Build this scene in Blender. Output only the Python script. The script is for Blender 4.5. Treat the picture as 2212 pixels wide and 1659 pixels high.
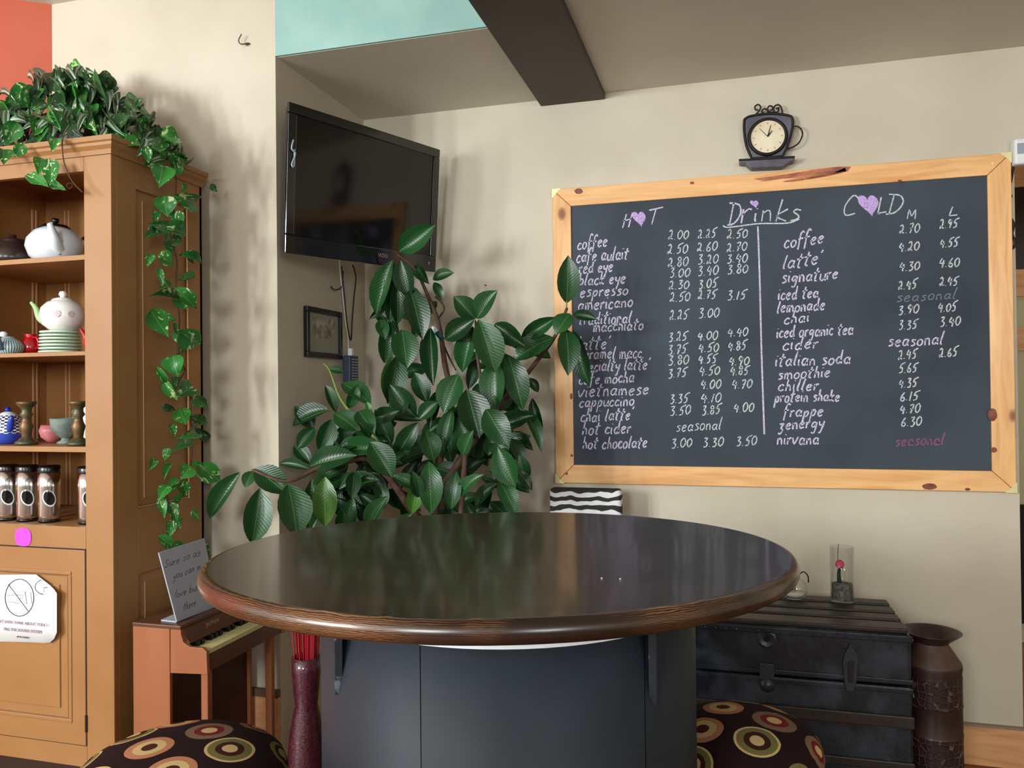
import bpy, bmesh, math, random
from mathutils import Vector, Matrix, noise
PI = math.pi
C = bpy.context.scene.collection
for o in list(bpy.data.objects): bpy.data.objects.remove(o)

# ---------------------------------------------------------------- camera
HC = 1.31; YAW, PIT, ROL, FPX = 0.2725, 0.0088, -0.0109, 1719.2
_f = Vector((-math.sin(YAW)*math.cos(PIT), math.cos(YAW)*math.cos(PIT), math.sin(PIT)))
_r0 = Vector((math.cos(YAW), math.sin(YAW), 0)); _u0 = _r0.cross(_f)
_r = _r0*math.cos(ROL)+_u0*math.sin(ROL); _u = -_r0*math.sin(ROL)+_u0*math.cos(ROL)
cd = bpy.data.cameras.new('camera'); cam = bpy.data.objects.new('camera', cd); C.objects.link(cam)
cd.sensor_width = 36; cd.lens = FPX/2212*36; cd.clip_start = .02
M = Matrix((_r, _u, -_f)).transposed().to_4x4(); M.translation = (0, 0, HC); cam.matrix_world = M
bpy.context.scene.camera = cam

# ---------------------------------------------------------------- world, window and fill lights, exposure
sc = bpy.context.scene
sc.view_settings.view_transform = 'Standard'; sc.view_settings.look = 'None'
sc.view_settings.gamma = 1; sc.view_settings.use_curve_mapping = False
sc.view_settings.exposure = 0.50
w = bpy.data.worlds.new('world'); sc.world = w; w.use_nodes = True
bg = w.node_tree.nodes['Background']; bg.inputs[0].default_value = (.86, .94, 1, 1); bg.inputs[1].default_value = 1.35
def area(name, loc, target, sx, sy, power, col):
    l = bpy.data.lights.new(name, 'AREA'); l.shape = 'RECTANGLE'; l.size = sx; l.size_y = sy; l.energy = power; l.color = col
    o = bpy.data.objects.new(name, l); C.objects.link(o); o.location = loc
    o.rotation_euler = (Vector(target)-Vector(loc)).to_track_quat('-Z', 'Y').to_euler()
    return o
for k in range(3):      # three tall panes of the window behind and left of the camera, and one plain window behind it
    area('window_or_fill_light', (-4.6+k*.68, -2.58, 2.0), (-4.6+k*.68, 0, 2.0), .26, .95, 64, (.92, .98, 1))
area('window_or_fill_light', (2.0, -2.58, 1.95), (2.0, 0, 1.95), .9, .9, 34, (.92, .98, 1))  # added fill lamp brightening the right of the board wall, no window seen there
area('window_or_fill_light', (-1.0, -2.58, 1.95), (-1.0, 0, 1.95), .9, .9, 52, (.92, .98, 1))

# ---------------------------------------------------------------- helpers
def ray(px, py): return _f + _r*((px-1106)/FPX) + _u*((829.5-py)/FPX)
def onY(px, py, Y): d = ray(px, py); return d*(Y/d.y)+Vector((0, 0, HC))
def onX(px, py, X): d = ray(px, py); return d*(X/d.x)+Vector((0, 0, HC))
def onZ(px, py, Z): d = ray(px, py); return d*((Z-HC)/d.z)+Vector((0, 0, HC))
def s2l(c):
    return tuple(((x/255)/12.92 if x/255 <= .04045 else ((x/255+.055)/1.055)**2.4) for x in c)
def tag(o, label=None, cat=None, group=None, kind=None):
    if label: o['label'] = label
    if cat: o['category'] = cat
    if group: o['group'] = group
    if kind: o['kind'] = kind
    return o
def thing(name, label, cat, loc=(0, 0, 0), group=None):
    o = bpy.data.objects.new(name, None); C.objects.link(o); o.location = loc; o.empty_display_size = .05
    return tag(o, label, cat, group)
def obj(name, bm, m, parent=None, smooth=False, bevel=0, seg=2):
    me = bpy.data.meshes.new(name)
    if isinstance(bm, bmesh.types.BMesh):
        bmesh.ops.recalc_face_normals(bm, faces=bm.faces)
        bm.to_mesh(me); bm.free()
    else: me.from_pydata(bm[0], [], bm[1])
    o = bpy.data.objects.new(name, me); C.objects.link(o)
    if m:
        for q in (m if isinstance(m, (list, tuple)) else [m]): me.materials.append(q)
    if smooth:
        for p in me.polygons: p.use_smooth = True
    if bevel:
        b = o.modifiers.new('b', 'BEVEL'); b.width = bevel; b.segments = seg; b.limit_method = 'ANGLE'; b.angle_limit = math.radians(40)
    if parent:
        o.parent = parent
        pl = Vector(parent.location)
        p = parent.parent
        while p: pl += Vector(p.location); p = p.parent
        # meshes are written in world coordinates: shift them to the parent's frame
        me.transform(Matrix.Translation(-pl))
    return o
def struct(name, bm, m, **k):
    o = obj(name, bm, m, **k); o['kind'] = 'structure'; return o
def box(bm, lo, hi):
    r = bmesh.ops.create_cube(bm, size=1); lo = Vector(lo); hi = Vector(hi)
    for v in r['verts']:
        v.co = Vector([(a+b)/2+c*(b-a) for a, b, c in zip(lo, hi, v.co)])
    return r['verts']
def BX(*bs):
    bm = bmesh.new()
    for lo, hi in bs: box(bm, lo, hi)
    return bm
def lathe(bm, prof, c, n=32, a0=0, a1=2*PI, caps=True):
    full = abs(a1-a0-2*PI) < 1e-6; rings = []
    for r, z in prof:
        if r < 1e-5: rings.append([bm.verts.new((c[0], c[1], c[2]+z))]); continue
        rings.append([bm.verts.new((c[0]+r*math.cos(a0+(a1-a0)*i/n), c[1]+r*math.sin(a0+(a1-a0)*i/n), c[2]+z)) for i in range(n if full else n+1)])
    for A, B in zip(rings, rings[1:]):
        m = max(len(A), len(B)); rng = m if full else m-1
        for i in range(rng):
            j = (i+1) % m
            if len(A) == 1 and len(B) == 1: continue
            if len(A) == 1: bm.faces.new((A[0], B[i], B[j]))
            elif len(B) == 1: bm.faces.new((A[i], B[0], A[j]))
            else: bm.faces.new((A[i], B[i], B[j], A[j]))
    return rings
def LT(prof, c, n=32, **k):
    bm = bmesh.new(); lathe(bm, prof, c, n, **k); return bm
def tube(bm, pts, r, n=6, r1=None):
    pts = [Vector(p) for p in pts]; rings = []; up = Vector((.3, .2, .93)).normalized(); N = len(pts)
    for i, p in enumerate(pts):
        d = (pts[min(i+1, N-1)]-pts[max(i-1, 0)])
        if d.length < 1e-9: d = Vector((0, 0, 1))
        d.normalize(); a = up.cross(d)
        if a.length < .1: a = Vector((1, 0, 0)).cross(d)
        a.normalize(); b = d.cross(a)
        rr = r if r1 is None else r+(r1-r)*i/(N-1)
        rings.append([bm.verts.new(p+a*(rr*math.cos(2*PI*k/n))+b*(rr*math.sin(2*PI*k/n))) for k in range(n)])
    for A, B in zip(rings, rings[1:]):
        for k in range(n): bm.faces.new((A[k], A[(k+1) % n], B[(k+1) % n], B[k]))
    bm.faces.new(rings[0][::-1]); bm.faces.new(rings[-1])
def TB(pts, r, n=6, r1=None):
    bm = bmesh.new(); tube(bm, pts, r, n, r1); return bm
def smooth_path(P, k=6):
    P = [Vector(p) for p in P]; out = []
    for i in range(len(P)-1):
        a, b, c, d = P[max(i-1, 0)], P[i], P[i+1], P[min(i+2, len(P)-1)]
        for j in range(k):
            t = j/k
            out.append(.5*((2*b)+(c-a)*t+(2*a-5*b+4*c-d)*t*t+(3*b-a-3*c+d)*t**3))
    out.append(P[-1]); return out
def prism(bm, poly, d):
    a = [bm.verts.new(p) for p in poly]; b = [bm.verts.new(Vector(p)+Vector(d)) for p in poly]; n = len(a)
    bm.faces.new(a); bm.faces.new(b[::-1])
    for i in range(n): bm.faces.new((a[i], b[i], b[(i+1) % n], a[(i+1) % n]))
def PR(poly, d):
    bm = bmesh.new(); prism(bm, poly, d); return bm
def text_mesh(s, size, mtx, m, parent, name='lettering', ext=.0003, align='CENTER'):
    cu = bpy.data.curves.new('t', 'FONT'); cu.body = s; cu.size = size; cu.align_x = align; cu.extrude = ext; cu.resolution_u = 2
    t = bpy.data.objects.new('t', cu); C.objects.link(t)
    dg = bpy.context.evaluated_depsgraph_get(); me = bpy.data.meshes.new_from_object(t.evaluated_get(dg))
    bpy.data.objects.remove(t)
    me.transform(mtx); me.materials.clear(); me.materials.append(m)
    o = bpy.data.objects.new(name, me); C.objects.link(o); o.parent = parent
    me.transform(Matrix.Translation(-Vector(parent.location)))
    return o

# ---------------------------------------------------------------- materials
def mat(name, col, rough=.5, metal=0, col2=None, ns=8, nd=3, lo=.35, hi=.65, bump=0, bs=60, spec=.5, coat=0, scale=(1, 1, 1), trans=0, ior=1.45, alpha=1, sheen=0, croug=.1, srgb=True):
    m = bpy.data.materials.new(name); m.use_nodes = True; nt = m.node_tree; b = nt.nodes['Principled BSDF']
    c = s2l(col) if srgb else col
    b.inputs['Base Color'].default_value = (*c, 1); b.inputs['Roughness'].default_value = rough; b.inputs['Metallic'].default_value = metal
    b.inputs['Specular IOR Level'].default_value = spec; b.inputs['Coat Weight'].default_value = coat; b.inputs['Coat Roughness'].default_value = croug
    b.inputs['Transmission Weight'].default_value = trans; b.inputs['IOR'].default_value = ior; b.inputs['Alpha'].default_value = alpha
    b.inputs['Sheen Weight'].default_value = sheen
    tc = nt.nodes.new('ShaderNodeTexCoord'); mp = nt.nodes.new('ShaderNodeMapping'); mp.inputs['Scale'].default_value = scale
    nt.links.new(tc.outputs['Object'], mp.inputs[0])
    if col2:
        n = nt.nodes.new('ShaderNodeTexNoise'); n.inputs['Scale'].default_value = ns; n.inputs['Detail'].default_value = nd
        nt.links.new(mp.outputs[0], n.inputs['Vector'])
        r = nt.nodes.new('ShaderNodeValToRGB'); r.color_ramp.elements[0].position = lo; r.color_ramp.elements[1].position = hi
        r.color_ramp.elements[0].color = (*c, 1); r.color_ramp.elements[1].color = (*(s2l(col2) if srgb else col2), 1)
        nt.links.new(n.outputs[0], r.inputs[0]); nt.links.new(r.outputs[0], b.inputs['Base Color'])
    if bump:
        n = nt.nodes.new('ShaderNodeTexNoise'); n.inputs['Scale'].default_value = bs; n.inputs['Detail'].default_value = 4
        nt.links.new(mp.outputs[0], n.inputs['Vector'])
        bp = nt.nodes.new('ShaderNodeBump'); bp.inputs['Strength'].default_value = bump; bp.inputs['Distance'].default_value = .002
        nt.links.new(n.outputs[0], bp.inputs['Height']); nt.links.new(bp.outputs[0], b.inputs['Normal'])
    return m
def N(m, t): return m.node_tree.nodes.new(t)
def Lk(m, a, b): m.node_tree.links.new(a, b)
def bsdf(m): return m.node_tree.nodes['Principled BSDF']
def ramp(m, fac, stops, interp='LINEAR'):
    r = N(m, 'ShaderNodeValToRGB'); cr = r.color_ramp; cr.interpolation = interp
    while len(cr.elements) > 1: cr.elements.remove(cr.elements[-1])
    cr.elements[0].position = stops[0][0]; cr.elements[0].color = (*s2l(stops[0][1]), 1)
    for p, c in stops[1:]:
        e = cr.elements.new(p); e.color = (*s2l(c), 1)
    Lk(m, fac, r.inputs[0]); return r.outputs[0]
def math_(m, op, a, b=None, c=None):
    n = N(m, 'ShaderNodeMath'); n.operation = op
    for i, v in enumerate((a, b, c)):
        if v is None: continue
        if isinstance(v, (int, float)): n.inputs[i].default_value = v
        else: Lk(m, v, n.inputs[i])
    return n.outputs[0]
def mix(m, f, a, b):
    n = N(m, 'ShaderNodeMix'); n.data_type = 'RGBA'
    for i, v in ((0, f), (6, a), (7, b)):
        if isinstance(v, (int, float)): n.inputs[i].default_value = v
        elif isinstance(v, tuple): n.inputs[i].default_value = (*s2l(v), 1)
        else: Lk(m, v, n.inputs[i])
    return n.outputs[2]
def wallpaint(name, a, b, rough=.55, spots=True):
    m = mat(name, a, rough, col2=b, ns=2.2, nd=6, lo=.3, hi=.7, bump=.12, bs=25, spec=.35)
    if spots:
        n = N(m, 'ShaderNodeTexNoise'); n.inputs['Scale'].default_value = 9; n.inputs['Detail'].default_value = 3
        t = N(m, 'ShaderNodeTexCoord'); Lk(m, t.outputs['Object'], n.inputs['Vector'])
        base = bsdf(m).inputs['Base Color'].links[0].from_socket
        f = ramp(m, n.outputs[0], [(.66, (0, 0, 0)), (.76, (90, 90, 90))])
        Lk(m, mix(m, f, base, tuple(min(255, x+22) for x in b)), bsdf(m).inputs['Base Color'])
    return m
m_wall = wallpaint('wall_beige', (194, 184, 163), (209, 200, 180))
m_soffit = wallpaint('soffit_lightened', (208, 206, 192), (218, 216, 202), spots=False)  # wall paint made lighter, in place of more ambient light
m_mint = mat('mint_paint', (134, 174, 166), .6, col2=(156, 192, 183), ns=5, nd=5, lo=.3, hi=.7, bump=.1, bs=20)
m_orange = wallpaint('orange_paint', (186, 88, 64), (198, 104, 80), spots=False)
m_beam = mat('beam_paint', (66, 60, 56), .6, col2=(74, 68, 62), ns=4)
m_floor = mat('floor_wood', (132, 80, 42), .4, col2=(106, 62, 32), ns=6, scale=(1, 8, 1), bump=.1)
m_ochre = mat('ochre_paint', (150, 105, 59), .45, col2=(160, 116, 70), ns=3, nd=5, bump=.06, bs=30)
m_ochre_in = mat('ochre_paint_inner', (170, 120, 70), .5, col2=(158, 109, 60), ns=3, nd=5)
m_groove = mat('pale_edge', (226, 176, 132), .5)  # pale lines along the cabinet's panel edges and boards
m_groove2 = mat('groove_brown', (124, 84, 46), .6)
m_darkgap = mat('dark_gap', (40, 26, 16), .8)
def pine(name, base, alt, sc_=(2, 2, 20), rough=.38, knots=True):
    m = mat(name, base, rough, coat=.15); nt = m.node_tree
    t = N(m, 'ShaderNodeTexCoord'); mp = N(m, 'ShaderNodeMapping'); mp.inputs['Scale'].default_value = sc_
    Lk(m, t.outputs['Object'], mp.inputs[0])
    n = N(m, 'ShaderNodeTexNoise'); n.inputs['Scale'].default_value = 1.6; n.inputs['Detail'].default_value = 5; n.inputs['Distortion'].default_value = .8
    Lk(m, mp.outputs[0], n.inputs['Vector'])
    c = ramp(m, n.outputs[0], [(.3, alt), (.5, base), (.75, tuple(min(255, x+14) for x in base))])
    if knots:
        mk = N(m, 'ShaderNodeMapping'); mk.inputs['Scale'].default_value = tuple(4.2 if s > 5 else 2.6 for s in sc_)
        Lk(m, t.outputs['Object'], mk.inputs[0])
        v = N(m, 'ShaderNodeTexVoronoi'); v.inputs['Scale'].default_value = 1.2; Lk(m, mk.outputs[0], v.inputs['Vector'])
        f = ramp(m, v.outputs['Distance'], [(.0, (255, 255, 255)), (.06, (235, 235, 235)), (.10, (90, 90, 90)), (.2, (0, 0, 0))])
        c = mix(m, f, c, (120, 52, 34))
    Lk(m, c, bsdf(m).inputs['Base Color']); return m
m_pine_h = pine('pine_along', (238, 184, 122), (222, 158, 94), (2, 20, 20), knots=True)
m_pine_v = pine('pine_upright', (238, 184, 122), (222, 158, 94), (20, 20, 2), knots=True)
m_base = pine('pine_skirting', (222, 164, 112), (206, 142, 90), (2, 20, 20), rough=.5, knots=False)
m_knot = mat('knot_wood', (104, 46, 40), .5, col2=(150, 84, 50), ns=40)
m_burl = mat('burl_wood', (140, 76, 58), .45, col2=(206, 130, 86), ns=14, scale=(1, 1, 4))
m_slate = mat('slate_board', (46, 56, 66), .62, col2=(62, 73, 84), ns=2.5, nd=7, bump=.05, spec=.4)
m_brass = mat('pale_brass', (224, 214, 160), .4, .35)
def chalk(name, c):
    m = mat(name, c, .9); t = N(m, 'ShaderNodeTexCoord'); n = N(m, 'ShaderNodeTexNoise'); n.inputs['Scale'].default_value = 260; n.inputs['Detail'].default_value = 2
    Lk(m, t.outputs['Object'], n.inputs['Vector'])
    Lk(m, ramp(m, n.outputs[0], [(.36, tuple(int(x*.62+24) for x in c)), (.52, c)]), bsdf(m).inputs['Base Color']); return m
m_ch = chalk('lilac_chalk', (214, 206, 232)); m_chw = chalk('white_chalk', (206, 212, 214)); m_chf = chalk('faint_chalk', (126, 138, 144)); m_chp = chalk('pink_chalk', (150, 86, 112)); m_heart = chalk('violet_chalk', (206, 176, 238))
m_iron = mat('black_iron', (36, 32, 32), .5, .4)
m_pewter = mat('dark_enamel', (104, 101, 112), .4, 0, col2=(80, 76, 86), ns=12)
m_dial = mat('parchment_dial', (238, 228, 200), .35, col2=(222, 204, 170), ns=14, coat=.6)
m_white = mat('white_plastic', (228, 232, 232), .4)
m_grey = mat('grey_plastic', (150, 160, 168), .4)
m_tv = mat('gloss_black_plastic', (12, 12, 14), .12, coat=.5)
m_tvb = mat('matt_black_plastic', (34, 34, 40), .45)
m_scr = mat('screen_glass', (10, 9, 8), .09, spec=.5)
m_logo = mat('logo_silver', (170, 150, 140), .4, .3)
m_cable = mat('black_cable', (24, 22, 22), .5)
m_wcable = mat('white_cord', (206, 198, 186), .5)
m_print = mat('grey_photograph', (84, 80, 70), .4, col2=(190, 184, 164), ns=26, nd=6, coat=.4)
m_matb = mat('photo_mount', (150, 148, 134), .6)
m_leaf_stem = mat('green_stem', (110, 130, 60), .5)
m_bark = mat('brown_bark', (98, 70, 56), .7, col2=(74, 50, 40), ns=30, bump=.5, bs=80)
m_pot = mat('terracotta', (120, 70, 48), .7)
m_soil = mat('soil', (30, 22, 16), .9, bump=.8)

def leafmat(name, dark, light, rib, kind='rubber'):
    m = mat(name, dark, .33, spec=.42, coat=.12 if kind == 'rubber' else .1, croug=.25)
    uv = N(m, 'ShaderNodeUVMap'); sp = N(m, 'ShaderNodeSeparateXYZ'); Lk(m, uv.outputs[0], sp.inputs[0])
    ax = math_(m, 'ABSOLUTE', math_(m, 'SUBTRACT', sp.outputs[0], .5))
    oi = N(m, 'ShaderNodeObjectInfo')
    t = N(m, 'ShaderNodeTexCoord'); add = N(m, 'ShaderNodeVectorMath'); add.operation = 'ADD'
    Lk(m, t.outputs['Object'], add.inputs[0])
    off = math_(m, 'MULTIPLY', oi.outputs['Random'], 37.)
    cb = N(m, 'ShaderNodeCombineXYZ'); Lk(m, off, cb.inputs[0]); Lk(m, off, cb.inputs[1]); Lk(m, cb.outputs[0], add.inputs[1])
    if kind == 'rubber':
        base = mix(m, oi.outputs['Random'], dark, light)
        vein = math_(m, 'SINE', math_(m, 'MULTIPLY', math_(m, 'SUBTRACT', sp.outputs[1], math_(m, 'MULTIPLY', ax, .5)), 95.))
        bp = N(m, 'ShaderNodeBump'); bp.inputs['Strength'].default_value = .10; bp.inputs['Distance'].default_value = .003
        Lk(m, vein, bp.inputs['Height']); Lk(m, bp.outputs[0], bsdf(m).inputs['Normal'])
        f = ramp(m, ax, [(.006, (190, 190, 190)), (.020, (0, 0, 0))])
        c = mix(m, f, base, rib)
    elif kind == 'pothos':
        n = N(m, 'ShaderNodeTexNoise'); n.inputs['Scale'].default_value = 3.2; n.inputs['Detail'].default_value = 2; n.inputs['Distortion'].default_value = 1.2
        Lk(m, add.outputs[0], n.inputs['Vector'])
        base = mix(m, oi.outputs['Random'], dark, light)
        f = ramp(m, n.outputs[0], [(.60, (0, 0, 0)), (.66, (255, 255, 255))])
        c = mix(m, f, base, rib)
        f2 = ramp(m, ax, [(.01, (120, 120, 120)), (.03, (0, 0, 0))]); c = mix(m, f2, c, rib)
    else:
        base = mix(m, oi.outputs['Random'], dark, light)
        f = ramp(m, ax, [(.0, (0, 0, 0)), (.13, (0, 0, 0)), (.17, (230, 230, 230)), (.27, (200, 200, 200)), (.31, (0, 0, 0))])
        c = mix(m, f, base, rib)
    Lk(m, c, bsdf(m).inputs['Base Color']); return m
m_rub = leafmat('rubber_leaf', (16, 50, 24), (34, 80, 38), (110, 146, 80))
m_ruby = leafmat('rubber_leaf_young', (54, 96, 34), (66, 108, 40), (140, 170, 90))
m_poth = leafmat('pothos_leaf', (30, 100, 42), (62, 142, 58), (206, 226, 160), 'pothos')
m_pothd = leafmat('ivy_leaf_dark', (30, 66, 38), (56, 100, 54), (130, 164, 110), 'pothos')
m_trad = leafmat('striped_leaf', (56, 86, 62), (96, 124, 92), (216, 226, 204), 'striped')

m_ttop = mat('espresso_tabletop', (40, 23, 13), .3, col2=(56, 36, 22), ns=3, nd=6, scale=(1, 4, 1), coat=.5, croug=.10, spec=.5)
def rimmat():
    m = mat('worn_table_edge', (64, 38, 24), .3, coat=.6, croug=.22)
    t = N(m, 'ShaderNodeUVMap'); mp = N(m, 'ShaderNodeMapping'); mp.inputs['Scale'].default_value = (5, 22, 1); Lk(m, t.outputs[0], mp.inputs[0])
    w_ = N(m, 'ShaderNodeTexWave'); w_.wave_type = 'RINGS'; w_.inputs['Scale'].default_value = 4.0; w_.inputs['Distortion'].default_value = 7; w_.inputs['Detail'].default_value = 3; w_.inputs['Detail Scale'].default_value = 1.2
    Lk(m, mp.outputs[0], w_.inputs['Vector'])
    n = N(m, 'ShaderNodeTexNoise'); n.inputs['Scale'].default_value = 2.6; n.inputs['Detail'].default_value = 4; Lk(m, t.outputs[0], n.inputs['Vector'])
    f = math_(m, 'MULTIPLY', ramp(m, w_.outputs[0], [(.55, (0, 0, 0)), (.9, (200, 200, 200))]), ramp(m, n.outputs[0], [(.44, (0, 0, 0)), (.58, (255, 255, 255))]))
    base = ramp(m, n.outputs[0], [(.40, (34, 21, 16)), (.55, (46, 28, 19)), (.72, (74, 44, 27))])
    Lk(m, mix(m, f, base, (186, 128, 74)), bsdf(m).inputs['Base Color']); return m
m_rim = rimmat()
m_drum = mat('slate_blue_drum', (24, 30, 37), .5, spec=.3, col2=(42, 50, 58), ns=2.4, nd=6, bump=.12, bs=40)
m_drumd = mat('dark_drum_core', (30, 28, 26), .6)
m_white_ring = mat('white_drum_ring', (240, 244, 248), .3, 0)
m_brk = mat('chipped_bracket', (52, 60, 68), .4, .3, col2=(120, 134, 146), ns=30, lo=.55, hi=.62)
m_trunk = mat('trunk_black_paint', (22, 27, 33), .30, col2=(52, 60, 70), ns=11, nd=8, lo=.45, hi=.7, bump=1.0, bs=34, coat=.2)
m_trunkt = mat('trunk_brown_slat', (50, 40, 32), .42, col2=(34, 30, 27), ns=5, nd=6, bump=.5, bs=40, scale=(1, 6, 1))
m_trunkm = mat('trunk_hardware', (62, 66, 70), .35, .6, bump=.5, bs=90)
m_urn = mat('umber_urn', (62, 42, 34), .4, col2=(40, 28, 24), ns=6, coat=.15)
def urnscale():
    m = mat('urn_scale_relief', (58, 36, 32), .36, coat=.2)
    u = N(m, 'ShaderNodeUVMap'); mp = N(m, 'ShaderNodeMapping'); mp.inputs['Scale'].default_value = (26, 1, 1); Lk(m, u.outputs[0], mp.inputs[0])
    v = N(m, 'ShaderNodeTexVoronoi'); v.feature = 'DISTANCE_TO_EDGE'; v.inputs['Scale'].default_value = 1; v.inputs['Randomness'].default_value = .5
    Lk(m, mp.outputs[0], v.inputs['Vector'])
    bp = N(m, 'ShaderNodeBump'); bp.inputs['Strength'].default_value = 1; bp.inputs['Distance'].default_value = .006
    h = ramp(m, v.outputs['Distance'], [(0, (255, 255, 255)), (.12, (0, 0, 0))])
    Lk(m, h, bp.inputs['Height']); Lk(m, bp.outputs[0], bsdf(m).inputs['Normal'])
    Lk(m, mix(m, h, (50, 32, 30), (112, 92, 86)), bsdf(m).inputs['Base Color']); return m
m_urns = urnscale()
def glassmat():
    m = bpy.data.materials.new('clear_glass'); m.use_nodes = True; nt = m.node_tree; nt.nodes.remove(nt.nodes['Principled BSDF'])
    out = [n for n in nt.nodes if n.type == 'OUTPUT_MATERIAL'][0]
    t = nt.nodes.new('ShaderNodeBsdfTransparent'); t.inputs[0].default_value = (.985, .99, .985, 1); g_ = nt.nodes.new('ShaderNodeBsdfGlossy'); g_.inputs['Roughness'].default_value = .03
    lw = nt.nodes.new('ShaderNodeLayerWeight'); lw.inputs[0].default_value = .5; pw = nt.nodes.new('ShaderNodeMath'); pw.operation = 'POWER'; pw.inputs[1].default_value = 3.5; nt.links.new(lw.outputs['Facing'], pw.inputs[0]); fr = nt.nodes.new('ShaderNodeMath'); fr.operation = 'MULTIPLY_ADD'; fr.inputs[1].default_value = .75; fr.inputs[2].default_value = .04; nt.links.new(pw.outputs[0], fr.inputs[0]); mx = nt.nodes.new('ShaderNodeMixShader')
    nt.links.new(fr.outputs[0], mx.inputs[0]); nt.links.new(t.outputs[0], mx.inputs[1]); nt.links.new(g_.outputs[0], mx.inputs[2]); nt.links.new(mx.outputs[0], out.inputs[0]); return m
m_glass = glassmat()
m_sand = mat('grey_pebbles', (150, 150, 138), .8, col2=(80, 80, 74), ns=90)
m_cream = mat('white_sand', (214, 204, 184), .8)
m_pink = mat('pink_petal', (232, 70, 110), .6)
m_silver = mat('silver_ball', (190, 190, 190), .12, 1)
def ringsmat():
    m = mat('ringed_fabric', (38, 22, 20), .9, spec=.15)
    u = N(m, 'ShaderNodeUVMap'); v = N(m, 'ShaderNodeTexVoronoi'); v.voronoi_dimensions = '2D'; v.inputs['Scale'].default_value = 1; v.inputs['Randomness'].default_value = .32
    Lk(m, u.outputs[0], v.inputs['Vector'])
    sp = N(m, 'ShaderNodeSeparateColor'); Lk(m, v.outputs['Color'], sp.inputs[0])
    d = v.outputs['Distance']; dk = (36, 20, 20); tan = (196, 168, 116); olive = (112, 104, 60); red = (112, 34, 34); rose = (176, 118, 86); ygr = (150, 140, 84)
    R1 = ramp(m, d, [(0, tan), (.13, (60, 30, 20)), (.24, olive), (.37, tan), (.42, dk)], 'CONSTANT')
    R2 = ramp(m, d, [(0, (70, 34, 24)), (.13, tan), (.27, rose), (.40, dk)], 'CONSTANT')
    R3 = ramp(m, d, [(0, tan), (.14, red), (.26, (120, 96, 76)), (.41, dk)], 'CONSTANT')
    R4 = ramp(m, d, [(0, red), (.22, tan), (.43, dk)], 'CONSTANT')
    R5 = ramp(m, d, [(0, ygr), (.16, (50, 28, 20)), (.27, olive), (.38, dk)], 'CONSTANT')
    c = R1
    for th, R in ((.25, R2), (.45, R3), (.63, R4), (.8, R5)):
        c = mix(m, math_(m, 'GREATER_THAN', sp.outputs[0], th), c, R)
    Lk(m, c, bsdf(m).inputs['Base Color']); return m
m_rings = ringsmat()
def zebramat():
    m = mat('zebra_fabric', (40, 38, 38), .8)
    t = N(m, 'ShaderNodeTexCoord'); mp = N(m, 'ShaderNodeMapping'); mp.inputs['Scale'].default_value = (1, 1, 1); Lk(m, t.outputs['Object'], mp.inputs[0])
    w_ = N(m, 'ShaderNodeTexWave'); w_.bands_direction = 'Z'; w_.inputs['Scale'].default_value = 8.2; w_.inputs['Distortion'].default_value = 4.6; w_.inputs['Detail'].default_value = 1.5; w_.inputs['Detail Scale'].default_value = 1.5
    w_.inputs['Phase Offset'].default_value = 2.0
    Lk(m, mp.outputs[0], w_.inputs['Vector'])
    Lk(m, ramp(m, w_.outputs[0], [(0, (44, 42, 42)), (.5, (226, 226, 226))], 'CONSTANT'), bsdf(m).inputs['Base Color']); return m
m_zebra = zebramat()
m_darkwood = mat('dark_wood', (48, 30, 20), .4)
m_piano = mat('orange_wood', (158, 98, 62), .45, col2=(148, 88, 54), ns=6, scale=(1, 1, .3))
m_pianod = mat('brown_wood', (84, 50, 34), .35, col2=(96, 58, 38), ns=6)
m_pred = mat('dark_red_wood', (64, 30, 20), .45)
m_ivory = mat('ivory_key', (206, 196, 140), .35)
m_black = mat('black_gloss', (14, 13, 13), .25)
m_acr = mat('frosted_acrylic', (176, 182, 196), .3, coat=.3)
m_ink = mat('black_ink', (44, 44, 50), .6)
m_gold = mat('gilt_letter', (176, 120, 80), .4)
m_paper = mat('white_paper', (236, 240, 240), .7)
m_pinkp = mat('magenta_paper', (250, 70, 214), .7)
m_purp = mat('purple_print', (140, 110, 128), .7)
m_gl_brown = mat('brown_stoneware', (52, 38, 34), .3, coat=.3)
m_gl_white = mat('pale_blue_glaze', (222, 232, 238), .2, coat=.5)
m_gl_cream = mat('cream_glaze', (244, 244, 240), .22, coat=.5)
m_gl_green = mat('pale_green_glaze', (162, 206, 140), .25, coat=.4)
m_celadon = mat('celadon_glaze', (212, 232, 212), .25, coat=.4)
m_red = mat('red_glaze', (176, 16, 26), .2, coat=.5)
m_pinkc = mat('pink_ceramic', (216, 128, 134), .35)
m_stone = mat('green_grey_stone', (92, 106, 100), .6, col2=(122, 134, 124), ns=30, bump=.4, bs=120)
m_bronze = mat('verdigris_bronze', (112, 84, 52), .4, .4, col2=(78, 84, 60), ns=22, lo=.4, hi=.6)
m_steel = mat('brushed_steel', (222, 224, 228), .18, 1)
m_stripe = mat('striped_glaze', (150, 178, 184), .3, coat=.4)
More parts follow.
